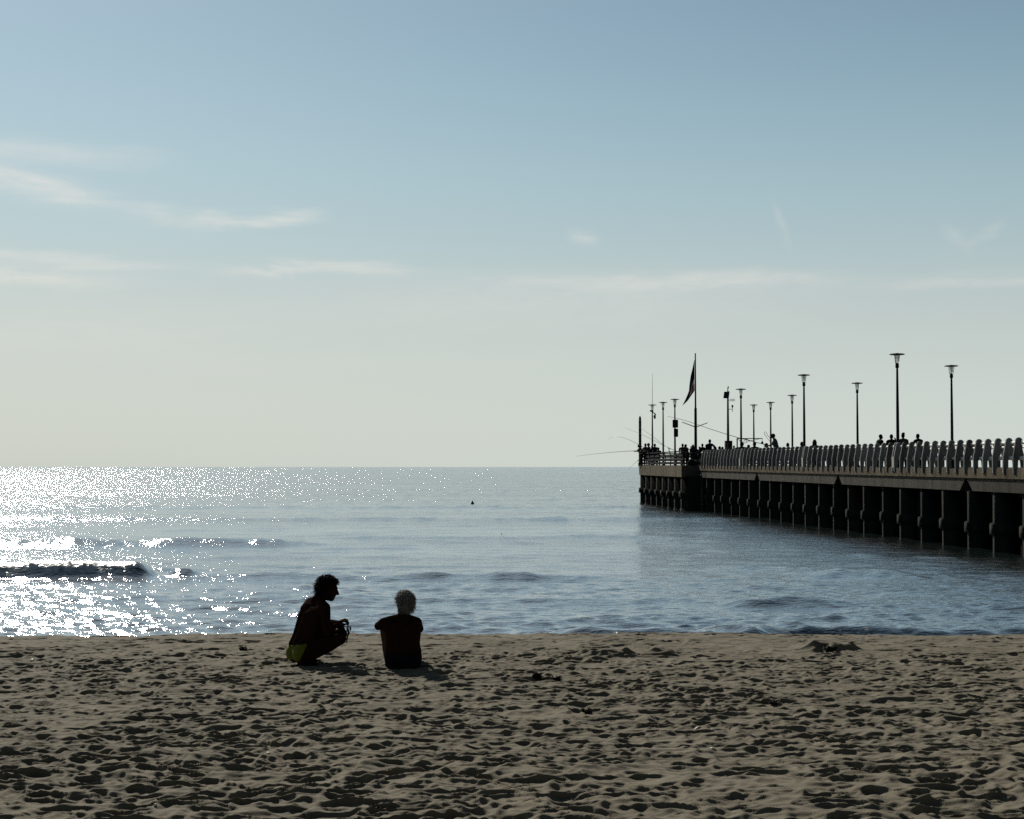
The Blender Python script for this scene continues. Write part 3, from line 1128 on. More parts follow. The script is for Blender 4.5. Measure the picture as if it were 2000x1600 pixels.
# post with a pointed finial at the corner
p = at(1250, 812, 106.6)
a, b = to_ab(p)
zb = deck_z(b) - .05
h = p.z - zb
o = empty("finial_post", (p.x, p.y, zb))
tag(o, "thick dark post with a pointed finial at the sea end corner", "post")
bm = bmesh.new()
add_lathe(bm, [(.14, 0), (.14, .2), (.10, .25), (.09, h - .42), (.095, h - .40)], 16)
link_bm("shaft", bm, M['dark_metal'], o)
bm = bmesh.new()
add_lathe(bm, [(.115, h - .40), (.115, h - .365), (.06, h - .35), (.095, h - .26), (.085, h - .2), (.055, h - .10), (.035, h - .03), (.008, h)], 16)
link_bm("finial", bm, M['dark_metal'], o)


# ------------------------------------------------------------------ flagpole, weather mast, gantry
def flagpole():
    Y = 97.5
    top = at(1358, 690, Y)
    a, b = to_ab(top)
    zb = deck_z(b) - .05
    root = empty("flagpole", (top.x, Y, zb))
    tag(root, "tall dark flagpole with a V of two arms, highest mast on the pier", "flagpole")
    h = top.z - zb
    zj = at(1357, 797, Y).z - zb
    bm = bmesh.new()
    add_lathe(bm, [(.12, 0), (.115, 1.0), (.092, 1.1), (.082, zj - .03), (.07, zj), (.056, zj + .02), (.04, h)], 14)
    link_bm("pole", bm, M['dark_metal'], root)
    for ex, ey in ((1332, 824.5), (1382, 826)):
        e = at(ex, ey, Y)
        s = at(1357, 834.5, Y)
        bm = bmesh.new()
        add_tube(bm, [(0, 0, s.z - zb), (e.x - top.x, 0, e.z - zb)], [.028, .022], 8)
        link_bm("arm", bm, M['dark_metal'], root)
    # the flag, hanging in folds and blown to the left
    hoist = [at(1356.5, y, Y) for y in np.linspace(703, 763, 16)]
    fk = [(1355.6, 705), (1352.5, 720), (1349, 734), (1346.7, 750), (1345.5, 764), (1340, 778), (1332.5, 792.5)]
    fy = np.array([q[1] for q in fk], float)
    fx = np.array([q[0] for q in fk], float)
    tt = np.linspace(0, 1, 16)
    yy = np.interp(tt, np.linspace(0, 1, 7), fy)
    xx = np.interp(tt, np.linspace(0, 1, 7), fx)
    bm = bmesh.new()
    lay = bm.verts.layers.float.new("band")
    rows = []
    for i in range(16):
        f = at(xx[i], yy[i], Y)
        hst = hoist[i]
        row = []
        for j in range(15):
            t = j / 14
            q = hst.lerp(f, t)
            q = q + Vector((0, math.sin(t * 9 + i * .35) * .13 * math.sin(math.pi * min(t + .05, 1)), -.10 * math.sin(math.pi * t) * i / 15))
            v = bm.verts.new(q - Vector((top.x, Y, zb)))
            # dark outer part, pale patch half way down the hoist, reddish one at its foot
            u = .2
            if t < .5 and 8.2 < i < 11.6: u = .6
            if t < .45 and 11.6 < i < 14: u = .9
            v[lay] = u
            row.append(v)
        rows.append(row)
    for r0, r1 in zip(rows, rows[1:]):
        for j in range(14):
            bm.faces.new((r0[j], r0[j + 1], r1[j + 1], r1[j]))
    g = bmesh.ops.solidify(bm, geom=list(bm.faces), thickness=.004)
    f = link_bm("flag", bm, M['flag'], None, True, (top.x, Y, zb))
    tag(f, "dark flag with a pale and a reddish patch hanging in folds from the flagpole", "flag")


flagpole()
boxes("cabinet", "tall dark cabinet at the foot of the flagpole", "cabinet", 1349.5, 1360.5, 871.5, 908, 97.0, .4, M['dark_metal'])


def weather_mast():
    Y = 91.0
    top = at(1421.5, 757, Y)
    a, b = to_ab(top)
    zb = deck_z(b) - .05
    root = empty("weather_mast", (top.x, Y, zb))
    tag(root, "thin weather mast with a tilted solar panel, aerial and wind gauge", "mast")

    def loc(px, py):
        q = at(px, py, Y)
        return (q.x - top.x, 0, q.z - zb)
    zt = top.z - zb
    bm = bmesh.new()
    add_lathe(bm, [(.09, 0), (.08, 1.2), (.055, zt - 1.0), (.045, zt - .25), (.03, zt - .22), (.025, zt)], 12)
    link_bm("mast_tube", bm, M['dark_metal'], root)
    bm = bmesh.new()
    c = Vector(loc(1418.3, 772.5))
    pts = [Vector(loc(*q)) for q in ((1414.5, 766), (1425, 765), (1422, 779), (1411.5, 778.5))]
    lo = [q + Vector((0, (-.20 if i > 1 else .10), 0)) for i, q in enumerate(pts)]
    va = [bm.verts.new(q + Vector((0, -.1, 0))) for q in lo]
    vb = [bm.verts.new(q + Vector((.0, -.06, .02))) for q in lo]
    bm.faces.new(va)
    bm.faces.new(vb[::-1])
    for i in range(4): bm.faces.new((va[i], vb[i], vb[(i + 1) % 4], va[(i + 1) % 4]))
    link_bm("solar_panel", bm, M['panel'], root, False)
    ae = Vector(loc(1423, 781.5))
    bm = bmesh.new()
    e = Vector(loc(1435.5, 781.5))
    add_tube(bm, [ae, e], .016, 6)
    for i in range(5):
        q = ae.lerp(e, .25 + .18 * i)
        add_tube(bm, [q + Vector((0, 0, -.09)), q + Vector((0, 0, .09))], .008, 5)
    link_bm("aerial", bm, M['dark_metal'], root)
    bm = bmesh.new()
    s, e = Vector(loc(1421.5, 799.5)), Vector(loc(1430.5, 799.5))
    add_tube(bm, [s, e], .016, 6)
    add_tube(bm, [e + Vector((0, 0, -.16)), e + Vector((0, 0, .10))], .016, 6)
    add_lathe(bm, [(.02, 0), (.055, .04), (.055, .13), (.03, .17)], 12, e + Vector((0, 0, .09)))
    link_bm("wind_gauge", bm, M['dark_metal'], root)
    bm = bmesh.new()
    q = Vector(loc(1422.3, 756))
    add_lathe(bm, [(.02, -.1), (.035, -.02), (.035, .02), (.01, .05)], 10, q)
    link_bm("cap", bm, M['dark_metal'], root)


weather_mast()
boxes("equipment_cabinet", "square dark cabinet at the foot of the weather mast", "cabinet", 1416.2, 1429.5, 861, 905, 90.7, .35, M['dark_metal'])


def gantry():
    Y = 92.5
    foot = at(1440, 905, Y)
    a, b = to_ab(foot)
    zb = deck_z(b) - .05
    root = empty("metal_gantry", (foot.x, Y, zb))
    tag(root, "low metal gantry with braced beam and a lantern hanging at its end", "gantry")

    def loc(px, py):
        q = at(px, py, Y)
        return Vector((q.x - foot.x, 0, q.z - zb))
    bm = bmesh.new()
    p = loc(1440, 856)
    add_box(bm, (0, 0, p.z / 2), (.07, .07, p.z), .005)
    link_bm("post", bm, M['dark_metal'], root, False)
    bm = bmesh.new()
    e = loc(1488.5, 856.5)
    add_box(bm, ((e.x + .04) / 2, 0, p.z - .02), (e.x - .035 + .04, .06, .05), .004)
    link_bm("beam", bm, M['dark_metal'], root, False)
    for q0, q1 in (((1441, 857.5), (1452, 868)), ((1456, 858), (1450, 866)), ((1466, 861), (1449, 867)), ((1483, 857.5), (1466, 861)),
                   ((1455, 857), (1466, 861)), ((1457.5, 858), (1457.5, 864))):
        bm = bmesh.new()
        add_tube(bm, [loc(*q0), loc(*q1)], .015, 6)
        link_bm("brace", bm, M['dark_metal'], root)
    bm = bmesh.new()
    q = loc(1488.7, 864.5)
    add_tube(bm, [loc(1488.7, 857), loc(1488.7, 862)], .012, 6)
    add_lathe(bm, [(.03, .08), (.07, .02), (.075, -.05), (.04, -.09)], 10, q)
    link_bm("hanging_lantern", bm, M['dark_metal'], root)


gantry()

bm = bmesh.new()
pts = [at(*q) for q in ((1505, 863, 100.9), (1500, 858, 100.7), (1496, 852, 100.6), (1493, 848.5, 100.6), (1492.6, 845.5, 100.6), (1494.5, 843.2, 100.6), (1496, 844.5, 100.6),
                        (1499, 850, 100.7), (1503, 855, 100.8), (1505, 858, 100.9))]
o0 = pts[0].copy()
add_tube(bm, [q - o0 for q in pts], .014, 6)
tag(link_bm("cable_loop", bm, M['rod'], None, True, o0), "thin loop of cable sticking out from a lamp pole", "cable")


# ------------------------------------------------------------------ people on the pier
def limb(bm, pts, radii):
    for i in range(len(pts) - 1):
        add_capsule(bm, pts[i], radii[i], pts[i + 1], radii[i + 1], 2)


def small_person(lab, px, py, Y, pose='stand', face=0.0, shirt='dark_cloth', legs='dark_cloth', hair='hair_dark', hairkind='short', lean=0.0, arms='down', side=1,
                 girth=1.0, hmax=None, cap=False):
    """a whole figure whose head top is seen at px, py; face: heading, 0 = away from the camera, positive turns left"""
    p = at(px, py, Y)
    a, b = to_ab(p)
    zb = deck_z(b) - .05
    H = p.z - zb                              # height of the head top above the deck
    if pose == 'sit':
        k = H / 1.30
    else:
        k = H / (1.72 - .30 * abs(lean))
    k = min(max(k, .55), 1.18)
    root = empty("person", (p.x, p.y, zb), TH * 0 + face)
    root.scale = (k * girth ** .5, k * girth ** .5, H / (1.30 if pose == 'sit' else (1.72 - .30 * abs(lean))))
    tag(root, lab, "person", "people on the pier")
    hip = .90 if pose != 'sit' else .50
    L = lean
    # y forward, x right, hip at origin
    def tr(y, z):                             # lean the trunk forward about the hip
        c, s = math.cos(L), math.sin(L)
        return (y * c + (z) * s, hip + z * c - y * s)
    def P(x, y, z):
        yy, zz = tr(y, z)
        return (x, yy, zz)
    g = girth
    body = bmesh.new()
    cloth = bmesh.new()
    for bm, ex in ((body, 0.0), (cloth, .014)):
        limb(bm, [P(0, 0, .02), P(0, .01, .20), P(0, .0, .40)], [.13 * g + ex, .125 * g + ex, .115 * g + ex])
        limb(bm, [P(-.15 * g, 0, .45), P(0, 0, .47), P(.15 * g, 0, .45)], [.075 + ex, .09 + ex, .075 + ex])
        limb(bm, [P(-.07 * g, 0, .02), P(.07 * g, 0, .02)], [.115 + ex, .115 + ex])
        for s in (-1, 1):
            sh = P(s * .19 * g, 0, .45)
            if arms == 'hip' and s == side:
                el, wr = P(s * .40, -.06, .24), P(s * .20, .06, .08)
            elif arms == 'rail':
                el, wr = (s * .25, sh[1] + .20, sh[2] - .20), (s * .14, sh[1] + .42, sh[2] - .20)
            elif arms == 'reach':
                el, wr = (s * .21, sh[1] + .16, sh[2] - .22), (s * .10, sh[1] + .42, sh[2] - .30)
            elif arms == 'up' and s == side:
                el, wr = (s * .30, sh[1] + .10, sh[2] - .14), (s * .20, sh[1] + .16, sh[2] + .10)
            else:
                el, wr = P(s * .24 * g, .0, .18), P(s * .22 * g, .10, -.04)
            if bm is body:
                limb(bm, [sh, el, wr], [.058, .044, .032])
                d = (Vector(wr) - Vector(el)).normalized()
                tip = Vector(wr) + d * .09
                limb(bm, [wr, Vector(wr) + d * .05], [.034, .036])
                sidev = Vector((1, 0, 0)) if abs(d.x) < .8 else Vector((0, 1, 0))
                for f in range(4):
                    o_ = sidev * (.022 * (f - 1.5))
                    limb(bm, [Vector(wr) + d * .06 + o_, Vector(wr) + d * (.10 + .012 * (1 - abs(f - 1.5))) + o_], [.011, .009])
            else:
                limb(bm, [sh, Vector(sh).lerp(Vector(el), .75)], [.072, .062])
    # neck and head
    nk, hc = P(0, .01, .54), P(0, .035, .685)
    up = Vector(P(0, 0, 1)) - Vector(P(0, 0, 0))
    hc = Vector(hc)
    limb(body, [P(0, -.01, .47), nk, hc - Vector((0, 0, .03))], [.062, .055, .06])
    add_ball(body, hc, (.077, .098, .118), 3)
    add_ball(body, hc + Vector((0, .05, -.065)), (.05, .055, .05), 2)
    add_ball(body, hc + Vector((0, .105, -.02)), (.017, .022, .028), 2)
    for s in (-1, 1): add_ball(body, hc + Vector((s * .08, -.005, -.015)), (.014, .025, .034), 2)
    lg = bmesh.new()
    for s in (-1, 1):
        h0 = (s * .09, 0, hip)
        if pose == 'sit':
            kn, an, toe = (s * .11, .42, .50), (s * .10, .40, .08), (s * .11, .55, .035)
        else:
            kn, an, toe = (s * .10, .03, .48), (s * .10, -.02, .08), (s * .12, .15, .035)
        limb(body, [h0, kn, an], [.085, .058, .042])
        limb(body, [an, toe], [.042, .034])
        limb(lg, [h0, kn, Vector(kn).lerp(Vector(an), .85 if (px % 3) else .15)], [.102, .074, .062])
    limb(lg, [(-.08, 0, hip + .03), (.08, 0, hip + .03)], [.128 * g, .128 * g])
    remeshed("body", body, .014, 3, M['skin_far'], root)
    remeshed("shirt", cloth, .018, 3, M[shirt], root)
    remeshed("trousers", lg, .018, 3, M[legs], root)
    hb = bmesh.new()
    add_ball(hb, hc + Vector((0, -.012, .022)), (.086, .104, .112), 3)
    for v in hb.verts:
        q = v.co - hc
        if q.y > .03 and q.z < .045: v.co.y = hc.y + .03 + (q.y - .03) * .2
        v.co += (v.co - hc) * .07 * mnoise.noise(v.co * 30 + Vector((px, 0, 0)))
    if hairkind == 'long':
        limb(hb, [hc + Vector((0, -.05, 0)), hc + Vector((0, -.07, -.16)), hc + Vector((0, -.07, -.24))], [.09, .085, .06])
        for s in (-1, 1): limb(hb, [hc + Vector((s * .07, -.01, .0)), hc + Vector((s * .075, -.01, -.18))], [.035, .03])
    if hairkind == 'tuft':
        for s, z in ((-.03, .14), (.02, .16), (.05, .13)): limb(hb, [hc + Vector((s, 0, .08)), hc + Vector((s * 1.5, -.02, z))], [.04, .025])
    if cap:
        add_ball(hb, hc + Vector((0, .0, .05)), (.09, .108, .09), 2)
        limb(hb, [hc + Vector((-.04, .10, .045)), hc + Vector((-.03, .17, .03)), hc + Vector((.03, .17, .03)), hc + Vector((.04, .10, .045))], [.013] * 4)
        remeshed("cap", hb, .014, 2, M['dark_cloth'], root)
    else:
        remeshed("hair", hb, .014, 1, M[hair], root)
    if pose == 'sit':
        return (p.x, p.y, zb, face)


seats = []
def person(*a, **k):
    r = small_person(*a, **k)
    if r: seats.append(r)


# beyond the far rail side of the deck, right to left in the photograph
person("person with bowed bare head leaning on the pier railing, rightmost of the four", 1795, 848, 60.5, face=.35, arms='rail', hairkind='short', shirt='dark_cloth', lean=.12)
person("person with tousled tufted hair just right of the tallest lamp pole", 1764, 846, 61.5, face=.1, hairkind='tuft', shirt='teal_cloth')
person("person with a raised hand just left of the tallest lamp pole", 1741, 848, 62.0, face=-.2, arms='up', side=1, shirt='dark_cloth')
person("person in profile looking right, leftmost of the four by the tallest lamp", 1717, 849, 62.8, face=-1.2, shirt='dark_cloth', lean=.1, hairkind='short')
person("person with long loose hair over the railing right of the hunched figure", 1591, 859, 72.5, face=2.9, hairkind='long', shirt='dark_cloth', pose='sit')
person("large hunched person whose head hides behind a lamp pole", 1570, 862, 74.0, face=.2, shirt='brown_cloth', pose='sit', girth=1.35, lean=.25)
person("person facing the beach over the railing, alone between two lamp poles", 1538.5, 865.5, 79.0, face=3.0, pose='sit', shirt='dark_cloth')
person("standing man in a grey shirt and cap leaning to the left over his hands", 1517, 848.5, 80.5, face=1.45, arms='reach', shirt='grey_cloth', lean=.22, cap=True)
person("crouched person at the foot of the lamp with the cable loop", 1506, 864, 82.0, face=1.1, pose='sit', shirt='dark_cloth', lean=.35, arms='reach')
person("person in front of the gantry's thin lamp, broad dark shoulders", 1474, 863.5, 86.0, face=.15, shirt='brown_cloth', girth=1.1, pose='sit')
person("small headed person under the beam of the gantry", 1462.5, 869, 89.0, face=.5, pose='sit', shirt='navy_cloth')
person("broad person whose head hides behind the lamp left of the gantry beam", 1449, 864, 85.2, face=-.1, pose='sit', girth=1.4, shirt='dark_cloth')
person("person facing the beach in front of the square dark cabinet", 1423.5, 866, 88.5, face=2.8, pose='sit', shirt='navy_cloth')
person("child with a round head left of the square dark cabinet", 1411.3, 873, 90.0, face=.3, pose='sit', shirt='navy_cloth')
person("person bent over beside the tall man's elbow", 1402, 871.5, 92.0, face=-.9, pose='sit', shirt='dark_cloth', lean=.2)
person("tall man with one hand on his hip, head above everyone near the sea end", 1386.5, 858, 92.5, face=.15, arms='hip', side=1, shirt='navy_cloth', legs='navy_cloth')
person("thin person close to the left of the tall man with hand on hip", 1379.5, 868, 94.0, face=.4, shirt='teal_cloth', girth=.8)
person("person with round hair at the end of the baluster railing", 1372, 866.5, 93.2, face=.1, shirt='dark_cloth')
person("person standing right up against the flagpole cabinet", 1353.5, 868, 96.3, face=.1, shirt='navy_cloth', legs='navy_cloth')
person("person in dark clothes bending forward left of the flagpole cabinet", 1343, 868.5, 94.6, face=.9, shirt='teal_cloth', lean=.22, arms='reach')
person("person with dark red clothes standing on the corner of the sea end", 1333, 866.5, 93.2, face=-.5, shirt='red_cloth', legs='red_cloth', girth=1.1)
person("broad shouldered person at the sea end railing right of the leftmost lamp", 1279, 866.5, 104.0, face=.2, shirt='navy_cloth', girth=1.2)
person("person with a peaked cap looking left at the sea end railing", 1267.5, 865.5, 104.6, face=1.3, shirt='dark_cloth', cap=True, arms='reach')
person("person with round dark hair at the sea end railing, behind the net", 1261, 866, 105.2, face=.6, shirt='dark_cloth', arms='rail')
person("leftmost person on the pier, leaning out beside the finial post", 1253.5, 869, 105.8, face=1.2, shirt='brown_cloth', lean=.3, arms='rail')

person("person half hidden behind the leftmost lamp pole at the sea end railing", 1273.5, 870, 103.2, face=-.4, shirt='navy_cloth')
person("child standing low at the sea end railing right of the broad shouldered person", 1286.5, 874, 103.0, face=.3, shirt='dark_cloth')
person("person looking down between the dark red figure and the bending one", 1338.5, 871, 95.5, face=.2, shirt='dark_cloth', lean=.1)
person("person in a pale grey top right of the flagpole heap", 1366, 872, 96.5, face=-.6, shirt='grey_cloth')
person("person standing behind the tall man's bent arm", 1395.5, 870, 96.0, face=.5, shirt='dark_cloth')
person("person walking seawards between the square cabinet and the gantry post", 1433.5, 870, 94.0, face=.1, shirt='teal_cloth')

for i, (x, y, z, f) in enumerate(seats):
    root = empty("bench", (x, y, z), f)
    tag(root, ["low wooden bench under the long haired person", "low wooden bench under the large hunched person", "low wooden bench between two lamps under the person facing the beach",
               "low wooden bench under the crouched person by the cable loop", "low wooden bench behind the gantry under the broad dark shoulders", "low wooden bench under the small headed person",
               "low wooden bench under the broad person behind a lamp", "low wooden bench in front of the square cabinet", "low wooden bench under the child", "low wooden bench by the tall man's elbow"][i], "bench", "benches on the pier")
    bm = bmesh.new()
    add_box(bm, (0, -.06, .365), (.62, .34, .05), .008)
    link_bm("seat", bm, M['wood'], root, False)
    for s in (-1, 1):
        bm = bmesh.new()
        add_box(bm, (s * .24, -.06, .17), (.06, .28, .34), .006)
        link_bm("leg", bm, M['wood'], root, False)

# landing net hung on the railing at the corner
p = at(1256, 883, 105.0)
o = empty("landing_net", p, TH + .5)
tag(o, "round olive landing net hung over the railing at the corner", "net")
bm = bmesh.new()
add_tube(bm, [(.19 * math.cos(t), 0, .19 * math.sin(t)) for t in np.linspace(0, 2 * math.pi, 25)], .014, 6, False)
link_bm("hoop", bm, M['post_metal'], o)
bm = bmesh.new()
add_ball(bm, (0, .04, 0), (.18, .07, .18), 3)
for v in bm.verts: v.co += Vector((0, .02 * mnoise.noise(v.co * 25), 0))
link_bm("mesh_bag", bm, M['net'], o)

# bags heaped by the flagpole
for i, (px, py, w, h, lab, mt) in enumerate(((1351, 893, .52, .42, "dark upright bag in the heap at the foot of the flagpole", 'dark_cloth'), (1359, 897, .75, .36, "low dark holdall lying right of the flagpole foot", 'navy_cloth'),
                                            (1365, 903, .40, .20, "small olive bag at the right end of the heap", 'net'))):
    q = at(px, py, 93.4)
    a, b = to_ab(q)
    o = empty("bag", (q.x, q.y, deck_z(b) - .05), TH)
    tag(o, lab, "bag", "bags at the foot of the flagpole")
    bm = bmesh.new()
    add_ball(bm, (0, 0, h * .48), (w / 2, .18, h * .5), 3)
    for v in bm.verts:
        v.co += (v.co - Vector((0, 0, h / 2))) * .25 * mnoise.noise(v.co * 6 + Vector((i * 9, 0, 0)))
        v.co.z = max(v.co.z, 0.0)
    link_bm("bag_body", bm, M[mt], o)
    bm = bmesh.new()
    add_tube(bm, [(-w * .22, -.05, h * .85), (-w * .15, -.06, h * 1.12), (w * .12, -.06, h * 1.15), (w * .22, -.05, h * .85)], .018, 6)
    link_bm("handle", bm, M['dark_cloth'], o)


# ------------------------------------------------------------------ fishing rods
def rod(lab, keys, r0=.018, r1=.004, line=None):
    pts = [at(*q) for q in keys]
    fine = []
    n = len(pts)
    for i in range(n - 1):
        p0, p1, p2, p3 = pts[max(i - 1, 0)], pts[i], pts[i + 1], pts[min(i + 2, n - 1)]
        for t in np.linspace(0, 1, 7)[:-1]:
            fine.append(.5 * ((2 * p1) + (p2 - p0) * t + (2 * p0 - 5 * p1 + 4 * p2 - p3) * t * t + (3 * p1 - p0 - 3 * p2 + p3) * t ** 3))
    fine.append(pts[-1])
    o0 = fine[0].copy()
    root = empty("fishing_rod", o0)
    tag(root, lab, "fishing rod", "fishing rods over the pier railing")
    bm = bmesh.new()
    m = len(fine)
    add_tube(bm, [q - o0 for q in fine], [r0 + (r1 - r0) * (i / (m - 1)) ** .8 for i in range(m)], 6)
    link_bm("blank", bm, M['rod'], root)
    bm = bmesh.new()
    d = (fine[1] - fine[0]).normalized()
    add_tube(bm, [-d * .25, d * .10], .024, 8)
    link_bm("grip", bm, M['dark_cloth'], root)


rod("longest fishing rod, slanting up left across the flagpole and weather mast", [(1500, 870, 92), (1440, 854.5, 93), (1390, 839, 94), (1340, 822, 95), (1303, 813, 96)], .022, .010)
rod("fishing rod rising left from the bare lamp, tip beyond the finial post", [(1318, 880, 101), (1295, 869.5, 102), (1262, 853, 103), (1240, 843, 104), (1216, 834.5, 105)])
rod("short steep fishing rod crossing the longer one beside the bare lamp", [(1306, 876, 101), (1292, 866, 102), (1272, 850.5, 103), (1254, 838, 104), (1240, 828, 105)], .014, .004)
rod("fishing rod bent in an arc above the sea left of the finial post", [(1250, 870, 105.5), (1238, 863.5, 106), (1222, 856.5, 106.5), (1207, 853.4, 107), (1196, 854.3, 107.5), (1188, 858, 108)], .014, .005)
rod("fishing rod reaching level and far left from the railing corner", [(1247, 880.5, 105.5), (1222, 881.5, 106), (1190, 884, 106.5), (1160, 887, 107), (1124, 891.5, 107.5)], .020, .006)
rod("short fishing rod pointing down to the horizon from the corner", [(1246, 900, 105.5), (1240, 905, 106), (1232, 912, 106.5), (1226, 917, 107)], .012, .005)

# ------------------------------------------------------------------ things afloat
def float_thing(lab, px, py, prof, base_tilt=.08):
    q = at(px, py, 2.6 * 3000 / (py - 912))
    o = empty("float", (q.x, q.y, -.02))
    o.rotation_euler = (base_tilt, -base_tilt, 0)
    tag(o, lab, "float", "floats on the water")
    bm = bmesh.new()
    add_lathe(bm, prof, 14)
    link_bm("float_body", bm, M['float'], o)
    bm = bmesh.new()
    zt = prof[-1][1]
    add_tube(bm, [(0, 0, zt - .01), (0, 0, zt + .035)], .012, 6)
    link_bm("ring", bm, M['float'], o)


float_thing("small dark pointed float far out on the water", 923, 984, [(.10, -.1), (.125, .02), (.10, .09), (.05, .17), (.018, .24)])
float_thing("tiny low dark float nearer than the pointed one", 979.5, 1045, [(.03, -.05), (.055, -.01), (.058, .03), (.03, .055)])

# ------------------------------------------------------------------ bits on the sand
def on_sand(px, py):
    """where the ray through a pixel meets the sand"""
    lo, hi = 6.5, 18.3
    for _ in range(30):
        m = (lo + hi) / 2
        q = at(px, py, m)
        if q.z > sand_z(q.x, q.y): lo = m
        else: hi = m
    q = at(px, py, (lo + hi) / 2)
    return Vector((q.x, q.y, sand_z(q.x, q.y)))


SH = [(187, 1386, .020, "pale shell fragment on the sand below the breaking wave"), (62, 1291, .030, "pale curved splinter near the left edge of the beach"), (140, 1287, .016, "pale speck of shell by the left part of the beach"),
      (1360, 1425, .022, "pale shell fragment, largest of the line of debris on the right"), (1425, 1424, .018, "pale shell fragment at the right end of the line of debris"), (1392, 1427, .015, "small pale fragment in the middle of the debris line"),
      (524, 1472, .016, "pale fragment on the ridge below the squatting man"), (303, 1575, .018, "pale fragment near the bottom edge, left part of the beach"), (1206, 1236, .030, "small white scrap upright at the edge of the water"),
      (516, 1500, .014, "tiny pale fragment in a hollow below the squatting man"), (1393, 1464, .022, "small yellowish leaf lying on the right half of the sand")]
for i, (px, py, r, lab) in enumerate(SH):
    q = on_sand(px, py)
    bm = bmesh.new()
    add_ball(bm, (0, 0, 0), (r, r * .6, r * .35), 2)
    for v in bm.verts: v.co += v.co * .5 * mnoise.noise(v.co * 60 + Vector((i * 5, 0, 0)))
    o = link_bm("shell_fragment", bm, M['shell'], None, True, q + Vector((0, 0, r * .3)))
    o.rotation_euler = (random.uniform(-.8, .8), random.uniform(-.8, .8), random.uniform(0, 6))
    tag(o, lab, "shell fragment", "pale bits lying on the sand")
WD = [(1050, 1325, .042, "pointed lump of dark seaweed upright on the sand"), (1086, 1327, .046, "low lump of dark seaweed just right of the pointed one"), (1145, 1392, .034, "dark tangle of seaweed beside a hollow, centre right"),
      (1512, 1376, .034, "dark tangle of seaweed in the right half of the sand"), (1620, 1270, .055, "dark seaweed heap on the mound by the water"), (475, 1270, .045, "dark lump for a shaded hole in the sand left of the squatting man")]  # last lump is added: dark colour for the shade of a hole
for i, (px, py, r, lab) in enumerate(WD):
    q = on_sand(px, py)
    bm = bmesh.new()
    rr = random.Random(i + 40)
    add_ball(bm, (0, 0, r * .3), (r * 1.1, r * .7, r * (.9 if i == 0 else .45)), 3)
    for v in bm.verts: v.co += (v.co) * .6 * mnoise.noise(v.co * 28 + Vector((i * 7, 0, 0)))
    for s in range(14):
        d = Vector((rr.uniform(-1, 1), rr.uniform(-1, 1), rr.uniform(-.1, .9))) * r
        add_tube(bm, [d * .4, d * 1.0 + Vector((0, 0, r * .2)), d * 1.5], [.006, .005, .002], 5)
    o = link_bm("seaweed_clump", bm, M['weed'], None, True, q)
    tag(o, lab, "seaweed", "clumps of seaweed on the sand")


# ------------------------------------------------------------------ the two people on the sand
def fingers(bm, wrist, knuckle_dir, palm_side, curl_dir, curl, L=.085, thumb_dir=None):
    """palm plus four jointed fingers and a thumb"""
    w, d, s, c = Vector(wrist), Vector(knuckle_dir).normalized(), Vector(palm_side).normalized(), Vector(curl_dir).normalized()
    kn = w + d * L
    for f in range(4):
        o = s * (.021 * (f - 1.5))
        limb(bm, [w + d * .012 + o * .7, kn + o], [.017, .013])
    lens = (.072, .084, .078, .060)
    for f in range(4):
        o = s * (.021 * (f - 1.5))
        p = kn + o
        dd = d.copy()
        for j, (fr, rr_) in enumerate(((.45, .0105), (.32, .0095), (.23, .0085))):
            ang = curl * (.7 + .25 * j) * (1 + .12 * (f - 1.5))
            dd = (dd * math.cos(ang) + c * math.sin(ang)).normalized()
            q = p + dd * lens[f] * fr * 1.25
            limb(bm, [p, q], [rr_ + .001, rr_])
            p = q
            c2 = (c - dd * c.dot(dd))
            c = c2.normalized() if c2.length > .05 else c
        c = Vector(curl_dir).normalized()
    t = Vector(thumb_dir).normalized() if thumb_dir else (d + s * -1.2).normalized()
    b0 = w + d * .03 - s * .03
    limb(bm, [b0, b0 + t * .045, b0 + (t + d * .6).normalized() * .075], [.016, .012, .010])


def head_bm(bm, c, fwd, up, size=1.0):
    """skull, jaw, nose, lips, brow, ears; fwd and up orient it"""
    f, u = Vector(fwd).normalized(), Vector(up).normalized()
    r = f.cross(u).normalized()
    u = r.cross(f).normalized()
    Rm = Matrix((r, f, u)).transposed()
    def q(x, y, z): return Vector(c) + (Rm @ Vector((x, y, z))) * size
    def ball(x, y, z, rad, sub=3): add_ball(bm, q(x, y, z), tuple(k * size for k in rad), sub, Rm)
    ball(0, -.012, .030, (.076, .096, .090))
    ball(0, .020, -.030, (.064, .070, .085))
    ball(0, .052, -.088, (.036, .034, .026))       # chin
    ball(0, .045, -.070, (.046, .040, .035))
    for s in (-1, 1):
        limb(bm, [q(s * .058, .0, -.045), q(s * .030, .055, -.085)], [.020 * size, .020 * size])   # jaw line
        ball(s * .079, -.010, -.012, (.010, .020, .032), 2)                                        # ear
        ball(s * .030, .071, .016, (.013, .011, .010), 2)                                          # eyelid and eye
        ball(s * .040, .060, -.022, (.022, .020, .020), 2)                                         # cheek
        limb(bm, [q(s * .048, .066, .032), q(s * .012, .084, .030)], [.010 * size, .011 * size])   # brow
    limb(bm, [q(0, .080, .022), q(0, .098, -.006), q(0, .110, -.026)], [.010 * size, .012 * size, .0145 * size])  # nose
    for s in (-1, 1): ball(s * .014, .092, -.030, (.011, .013, .010), 2)
    limb(bm, [q(-.020, .074, -.052), q(0, .086, -.050), q(.020, .074, -.052)], [.007 * size, .0085 * size, .007 * size])
    limb(bm, [q(-.018, .072, -.063), q(0, .083, -.064), q(.018, .072, -.063)], [.007 * size, .009 * size, .007 * size])
    return q


